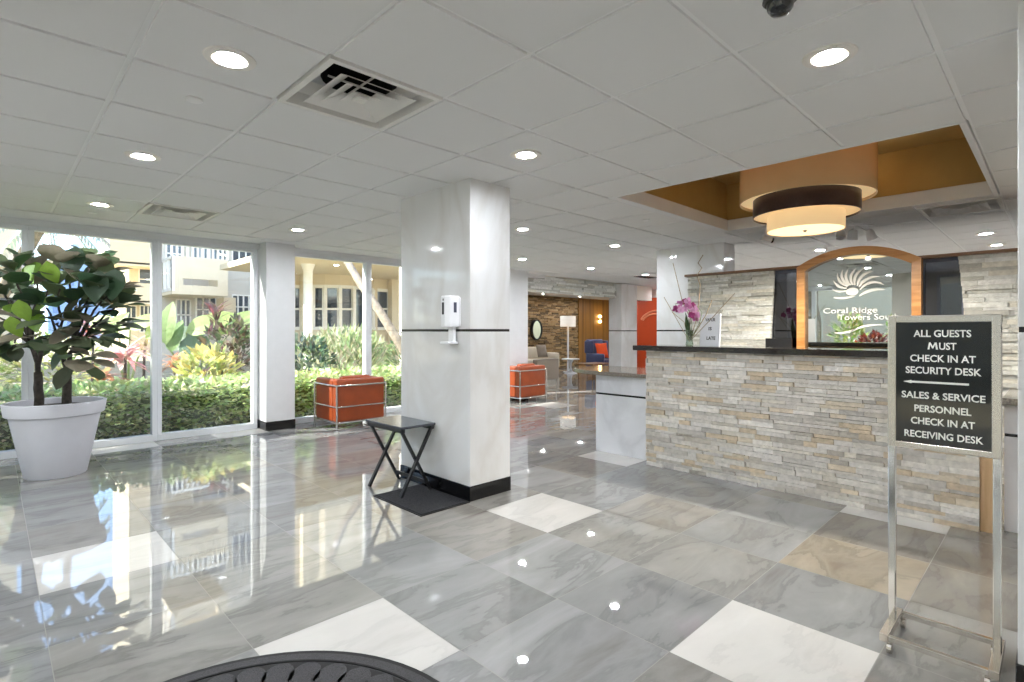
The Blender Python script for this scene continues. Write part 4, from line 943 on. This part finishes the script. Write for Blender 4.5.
paddle('clump of broad bright green leaves behind the yellow croton', [(166,345,11,.95,.4,(-.05,0,1),(134,158,98)),(172,352,11,.75,.34,(.1,.1,1),(116,144,88)),(186,332,11.2,.8,.5,(.35,-.35,.25),(160,178,112)),(200,330,11.6,.8,.5,(.45,-.2,.4),(170,188,112)),
        (196,335,11.3,.75,.6,(-.5,.35,-.1),(84,112,84)),(212,330,11.8,.7,.5,(.6,-.4,.3),(146,168,102)),(228,335,11.9,.8,.5,(.3,-.1,.5),(140,160,98)),(238,345,11.9,.8,.5,(.2,-.2,.6),(126,148,92)),(180,342,11.1,.7,.6,(.4,-.5,-.15),(92,120,92))], b)
b = at(128, 370, 12)
paddle('broad green leaves between the potted tree and the cordylines', [(118,332,12,.8,.45,(-.4,.3,.3),(160,180,114)),(130,330,12,.7,.4,(.4,-.3,.4),(172,190,122)),(108,338,12,.7,.4,(.2,-.3,.7),(140,164,100)),(146,340,12,.8,.4,(.3,-.2,.6),(180,196,120))], b)
q = at(306, 360, 10.5); bush('dark_shrub', 'dense dark blue green shrub left of the armchair, outside', (q.x, q.y, .55), .58, .42, .68, 640, [(92,112,92),(70,92,76),(110,130,104)], (.1,.17), .5)
q = at(346, 360, 12.6); bush('feathery_shrub', 'feathery pale green shrub behind the armchair, outside', (q.x, q.y, .5), 1.25, .6, .75, 1300, [(150,164,120),(176,186,146),(124,144,98),(196,196,166)], (.22,.4), .14, 1.0)
q = at(412, 365, 12.2); bush('leafy_shrub', 'mid green shrub between window mullion and marble column', (q.x, q.y, .5), .6, .5, .85, 800, [(120,138,92),(96,118,76),(150,160,118)], (.12,.2), .4)
q = at(52, 380, 11.4); bush('low_shrub', 'yellow green shrub outside behind the potted tree', (q.x, q.y, .55), .85, .6, .75, 750, [(168,178,112),(142,158,92),(190,194,140)], (.12,.2), .42)
q = at(-22, 372, 10.8); bush('side_shrub', 'pale green shrub at the far left beyond the pot', (q.x, q.y, .6), .6, .5, .7, 500, [(150,166,104),(120,142,84)], (.12,.2), .42)
t = thing('leaning_palm_trunk', 'bare grey palm trunk leaning across the right window', 'tree', (*at(420,372,11.2).xy, -.06))
mb = MB(); A = [at(430,392,11.0), at(405,352,11.0), at(380,312,11.2), at(360,283,11.6), at(345,258,12.0), at(330,215,12.6)]; A[0].z = -.06; mb.tube(A, [.12,.10,.09,.085,.08,.075], 12); smooth_by(mb.build('trunk', M['trunk'], t))
# palm crown showing at the top of the left window
def palm(label, c, nfr, L, trunk_to, col):
    t = thing('palm_tree', label, 'tree', (trunk_to.x, trunk_to.y, -.06)); mb = MB()
    for k in range(nfr):
        a = 2*PI*k/nfr+rg.uniform(-.2,.2); e = rg.uniform(-.5,.5); sp = [c+Vector((math.cos(a)*L*q_, math.sin(a)*L*q_, L*(e*q_-.75*q_*q_))) for q_ in [i/9 for i in range(10)]]
        mb.col = lin(col); mb.tube(sp, .015, 4)
        for i in range(1, 10):
            for sgn in (-1, 1):
                d = (sp[i]-sp[i-1]).normalized(); side = d.cross(Vector((0,0,1))).normalized()*sgn; mb.col = lin(tuple(v_+rg.randint(-12,12) for v_ in col))
                for h in (0, .5): mb.leaf(sp[i-1].lerp(sp[i], h), d*.6+side+Vector((0,0,-.45)), (0,0,1), L*.3*(1-.5*i/10), .05, .5, .1, 3, .4)
    mb.build('crown', M['gleaf'], t, fixn=False)
    mb = MB(); mb.tube([Vector((trunk_to.x, trunk_to.y, -.06)), (c+trunk_to)/2+Vector((.1,0,0)), c], [.2,.16,.13], 10); smooth_by(mb.build('trunk', M['trunk'], t))
c = at(47, 214, 13.0); tr = Vector((*at(-60, 300, 13.5).xy, 0)); palm('palm crown hanging into the top of the left window', c, 16, 1.25, tr, (176,186,176))
# leafy tree left of the view: its shade falls over the left bays
t = thing('shade_tree', 'leafy tree outside to the left of the potted tree, beyond the picture', 'tree', (-7.4, 11.0, -.06))
mb = MB(); shrub(mb, (-7.4, 11.0, 5.6), 3.3, 2.6, 2.0, 1300, GREEN, (.35,.55), .5, .4, 0.0); mb.build('crown', M['gleaf'], t, fixn=False)
mb = MB(); mb.tube([(-7.4,11.0,-.06),(-7.3,11.0,1.6),(-7.5,10.9,3.8)], [.22,.18,.14], 10); mb.tube([(-7.5,10.9,3.5),(-9.0,11.4,5.2)], [.1,.05], 8); mb.tube([(-7.5,10.9,3.5),(-6.0,10.6,5.2)], [.1,.05], 8); smooth_by(mb.build('trunk', M['trunk'], t))
# buildings
def house_window(t, p, ud, w, h, nv=1, nh=1, nd=(0,-1,0), dep=.06, fm='outwhite'):
    p = Vector(p); ud = Vector(ud); nd = Vector(nd); z = Vector((0,0,1))
    mb = MB(); mb.hexa([p+nd*.01, p+ud*w+nd*.01, p+ud*w-nd*.08, p-nd*.08, p+z*h+nd*.01, p+ud*w+z*h+nd*.01, p+ud*w+z*h-nd*.08, p+z*h-nd*.08]); f = mb.build('pane', M['outglass'], t)
    mb = MB(); e = .05
    for a in [i*w/nv for i in range(nv+1)]: mb.bar(p+ud*a+nd*.03, p+ud*a+z*h+nd*.03, e, .08, nd)
    for a in [i*h/nh for i in range(nh+1)]: mb.bar(p+z*a+nd*.03, p+ud*w+z*a+nd*.03, e, .08, nd)
    mb.build('window_frame', M[fm], t)
def ray_at_y(u, v, Y):
    r = Fv+Rv*((u-512)/FOC); d = Y/r.y; return Vector((r.x*d, Y, EYE+(HZ-v)/FOC*d))
# nearer apartment block with the cream balcony
BY = 24.0
wl_, wr_ = ray_at_y(158, 300, BY).x, ray_at_y(330, 300, BY).x
t = thing('apartment_block', 'cream apartment block with a boxed balcony outside the middle window', 'building', ((wl_+wr_)/2, BY+2, -.06))
mb = MB(); mb.box(wl_, wr_, BY, BY+1.2, -.06, 17); mb.build('wall', M['render_grey'], t)
p0 = ray_at_y(172, 258, 21.9); p1 = ray_at_y(228, 262, 21.9); bz0, bz1 = 2.75, 4.0
for lev in range(4):
    bz0, bz1 = 2.75+3.0*lev, 4.0+3.0*lev
    mb = MB(); mb.box(p0.x, p1.x, 21.9, 22.0, bz0+.45, bz1); mb.box(p0.x, p1.x, 21.9, 22.0, bz0, bz0+.22); mb.box(p0.x, p0.x+.35, 21.9, 22.0, bz0+.2, bz0+.46); mb.box(p1.x-.35, p1.x, 21.9, 22.0, bz0+.2, bz0+.46)
    mb.box(p1.x-.1, p1.x, 22.0, BY, bz0, bz1); mb.box(p0.x, p1.x, 21.9, BY, bz0-.12, bz0+.02); bc = mb.build('balcony', M['wallcream'], t, bevel=.01)
    mb = MB()
    for yy in (21.95, 22.6, 23.2, 23.9): mb.box(p0.x, p0.x+.08, yy-.06, yy+.06, bz0, bz1)
    mb.box(p0.x, p0.x+.08, 21.9, BY, bz1-.1, bz1); mb.box(p0.x, p0.x+.08, 21.9, BY, bz0, bz0+.12)
    for i in range(12): a = p0.x+(p1.x-p0.x)*i/11; mb.box(a-.035, a+.035, 21.93, 21.99, bz1, bz1+.35)
    mb.box(p0.x, p1.x, 21.9, 22.0, bz1+.35, bz1+.44); mb.build('railing', M['outwhite'], t)
bz0, bz1 = 2.75, 4.0
for (u0, v0, u1, v1, nv, nh) in ((166,268,182,240,3,2),(192,258,226,228,4,3),(232,262,252,232,3,2),(176,330,190,300,3,2),(196,322,222,298,4,2),(232,330,254,296,4,3),(262,330,290,298,4,3)):
    a = ray_at_y(u0, v0, BY); b = ray_at_y(u1, v1, BY); house_window(t, (a.x, BY, a.z), (1,0,0), b.x-a.x, b.z-a.z, nv, nh)
    if v0 < 270:
        for lev in (1, 2): house_window(t, (a.x, BY, a.z+3.0*lev), (1,0,0), b.x-a.x, b.z-a.z, nv, nh)
mb = MB(); a = ray_at_y(222, 340, 23.2); mb.box(a.x, a.x+.45, 23.0, BY, -.06, bz0-.1); mb.build('pier', M['wallcream'], t)
mb = MB(); mb.box(wl_-.3, wr_, BY-.15, BY, 5.5, 5.75); mb.build('ledge', M['wallcream'], t)
# farther cream block with stacked balconies at the left
BY2 = 38.0
xa, xb = ray_at_y(126, 300, BY2+3).x, ray_at_y(160, 300, BY2+3).x
t = thing('balcony_block', 'cream apartment block with stacked balconies behind the potted tree', 'building', ((xa+xb)/2, BY2+4, -.06))
mb = MB(); mb.box(xa, xb+3, BY2+2, BY2+8, -.06, 24); mb.build('wall', M['stucco_sh'], t)
for (uL, vt, vb) in ((108,229,262), (100,281,301)):
    a = ray_at_y(uL, vt, BY2); b = ray_at_y(uL, vb, BY2)
    mb = MB(); mb.box(a.x+.1, xb+3, BY2, BY2+.15, b.z, a.z); mb.box(a.x+.1, xb+3, BY2, BY2+2, b.z-.1, b.z+.1); mb.build('balcony', M['wallcream'], t)
    mb = MB()
    for i in range(4): mb.box(a.x, a.x+.1, BY2+.05+i*.6, BY2+.2+i*.6, b.z, a.z)
    mb.box(a.x, a.x+.1, BY2, BY2+2, a.z-.15, a.z); mb.box(a.x, a.x+.1, BY2, BY2+2, b.z, b.z+.2); mb.build('railing', M['outwhite'], t)
for (u0, v0, u1, v1, nv) in ((139,296,151,263,1),(126,330,136,306,2),(140,332,152,306,3)):
    a = ray_at_y(u0, v0, BY2+1.98); b = ray_at_y(u1, v1, BY2+1.98); house_window(t, (a.x, BY2+1.99, a.z), (1,0,0), b.x-a.x, b.z-a.z, nv, 2)
# distant pale blue tower
TYD = 120.0; xa, xb = ray_at_y(48, 300, TYD).x, ray_at_y(140, 300, TYD).x
t = thing('distant_tower', 'pale blue high rise far away behind the potted tree', 'building', ((xa+xb)/2, TYD+8, -.06))
zt1 = ray_at_y(70, 250, TYD).z; zt2 = ray_at_y(110, 261, TYD).z; xm = ray_at_y(88, 300, TYD).x; xt0, xt1 = ray_at_y(74, 300, TYD).x, ray_at_y(83, 300, TYD).x
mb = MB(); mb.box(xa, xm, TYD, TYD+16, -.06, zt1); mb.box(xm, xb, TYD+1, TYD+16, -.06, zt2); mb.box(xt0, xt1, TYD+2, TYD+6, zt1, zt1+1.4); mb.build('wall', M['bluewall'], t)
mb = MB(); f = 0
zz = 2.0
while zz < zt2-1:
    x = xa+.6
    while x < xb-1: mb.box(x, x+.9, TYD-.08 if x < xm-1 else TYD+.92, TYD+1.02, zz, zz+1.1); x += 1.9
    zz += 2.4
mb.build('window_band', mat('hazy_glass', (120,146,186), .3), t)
t = thing('left_block', 'pale cream block at the far left edge behind the palm', 'building', (-6.2, 26, -.06))
x1_ = ray_at_y(17, 300, 24).x
mb = MB(); mb.box(x1_-9, x1_, 24, 32, -.06, 12); mb.build('wall', M['wallcream'], t)
mb = MB()
for q_ in range(5): mb.box(x1_-9, x1_+.06, 23.92, 24, 1.2+q_*2.2, 1.35+q_*2.2)
mb.build('ledge', M['stucco_sh'], t)
# single storey wing with a curved bay seen through the right window
WY = 19.0
t = thing('garden_wing', 'cream garden wing with a curved window bay outside the right window', 'building', (15, WY+2, -.06))
ptsu = [(292,0.9),(302,.8),(313,.35),(325,.0),(340,-.25),(352,-.3),(365,-.1),(373,.2),(378,.25),(395,.25),(420,.25),(470,.25)]
base_pts = [ray_at_y(u, 331, WY+dy) for u, dy in ptsu]
def strip(mb, z0, z1, off=0.0, tk=.15):
    for a, b in zip(base_pts, base_pts[1:]):
        d = (b-a).normalized(); n_ = Vector((d.y, -d.x, 0)); n_ = n_ if n_.y < 0 else -n_
        a2, b2 = a+n_*off, b+n_*off
        mb.hexa([(a2.x,a2.y,z0),(b2.x,b2.y,z0),(b2.x-n_.x*tk,b2.y-n_.y*tk,z0),(a2.x-n_.x*tk,a2.y-n_.y*tk,z0),(a2.x,a2.y,z1),(b2.x,b2.y,z1),(b2.x-n_.x*tk,b2.y-n_.y*tk,z1),(a2.x-n_.x*tk,a2.y-n_.y*tk,z1)])
zs_ = EYE+(HZ-328)*17.6/FOC; zh_ = EYE+(HZ-281)*17.6/FOC
mb = MB(); strip(mb, -.06, zs_); strip(mb, zh_, 8.2); mb.build('wall', M['stucco_sh'], t)
mb = MB(); strip(mb, zs_, zh_, -.12, .1); mb.build('pane', M['outglass'], t)
mb = MB(); strip(mb, zs_-.06, zs_+.06, .06, .2); strip(mb, zh_-.05, zh_+.07, .04, .16)
for u, dy in ((293,.9),(302,.8),(313,.35),(325,.0),(340,-.25),(354,-.3),(365,-.1),(373,.2),(389,.3),(396,.2)):
    a = ray_at_y(u, 331, WY+dy); mb.box(a.x-.06, a.x+.06, a.y-.06, a.y+.12, zs_, zh_)
for a, b in zip(base_pts[:6], base_pts[1:6]): mb.bar(a+Vector((0,-.02,zs_+.72-a.z)), b+Vector((0,-.02,zs_+.72-b.z)), .05, .07)
a, b = base_pts[8], base_pts[9]; mb.bar(a+Vector((0,-.02,zs_+.8-a.z)), b+Vector((0,-.02,zs_+.8-b.z)), .05, .07)
mb.build('window_frame', M['outwhite'], t)
for u0, u1, dy in ((303,311,.55), (374,377.5,.28), (392,402,.0)):
    a = ray_at_y(u0, 331, WY+dy-.12); b = ray_at_y(u1, 331, WY+dy-.12); mb = MB(); mb.box(a.x, b.x, a.y, a.y+.3, -.06, 8.2); mb.build('pier', M['stucco_sh'], t)
mb = MB(); a = ray_at_y(292, 331, WY).x; mb.box(a-2, a+16, 14.2, WY+1.2, 3.42, 3.6); mb.build('porch_soffit', M['stucco_sh'], t)
a = ray_at_y(308, 331, 16.5); mb = MB(); mb.tube([(a.x,a.y,-.06),(a.x,a.y,3.42)], .14, 14); mb.lathe([(.14,3.2),(.22,3.42)], (a.x,a.y,0), 14); smooth_by(mb.build('porch_post', M['outwhite'], t))
# planting outside the entrance (seen in the arched mirror)
t = thing('entrance_palm_trunk', 'thick palm trunk outside the entrance, reflected in the arched mirror', 'tree', (-5.3, 5.2, -.06))
mb = MB(); mb.tube([(-5.3,5.2,-.06),(-5.28,5.2,.9),(-5.3,5.18,1.6),(-5.25,5.2,2.1),(-5.3,5.2,3.2)], [.26,.22,.2,.15,.13], 12); smooth_by(mb.build('trunk', M['trunk'], t))
bush('entrance_shrub', 'green shrub outside the entrance, reflected in the arched mirror', (-5.4, 4.25, .95), .42, .48, .85, 420, GREEN, (.14,.26), .4)
bush('entrance_bush', 'taller green bush outside the entrance, reflected beside the red plant', (-6.6, 3.1, 1.1), .6, .5, .8, 420, [(150,160,84),(126,146,76)], (.14,.26), .4)
bush('red_leaf_bush', 'dark red leaved bush outside the entrance, reflected in the mirror', (-4.0, 3.35, .8), .4, .45, .42, 420, [(120,52,44),(96,40,40),(150,80,60)], (.12,.22), .4)
mb = MB(); mb.box(-16.2, -16, -10, 22, -.06, 7.5); struct('wall_added_backdrop', mb, mat('backdrop_render', (226, 212, 188), .85))  # added wall, keeps the mirror's outdoor view from washing out white
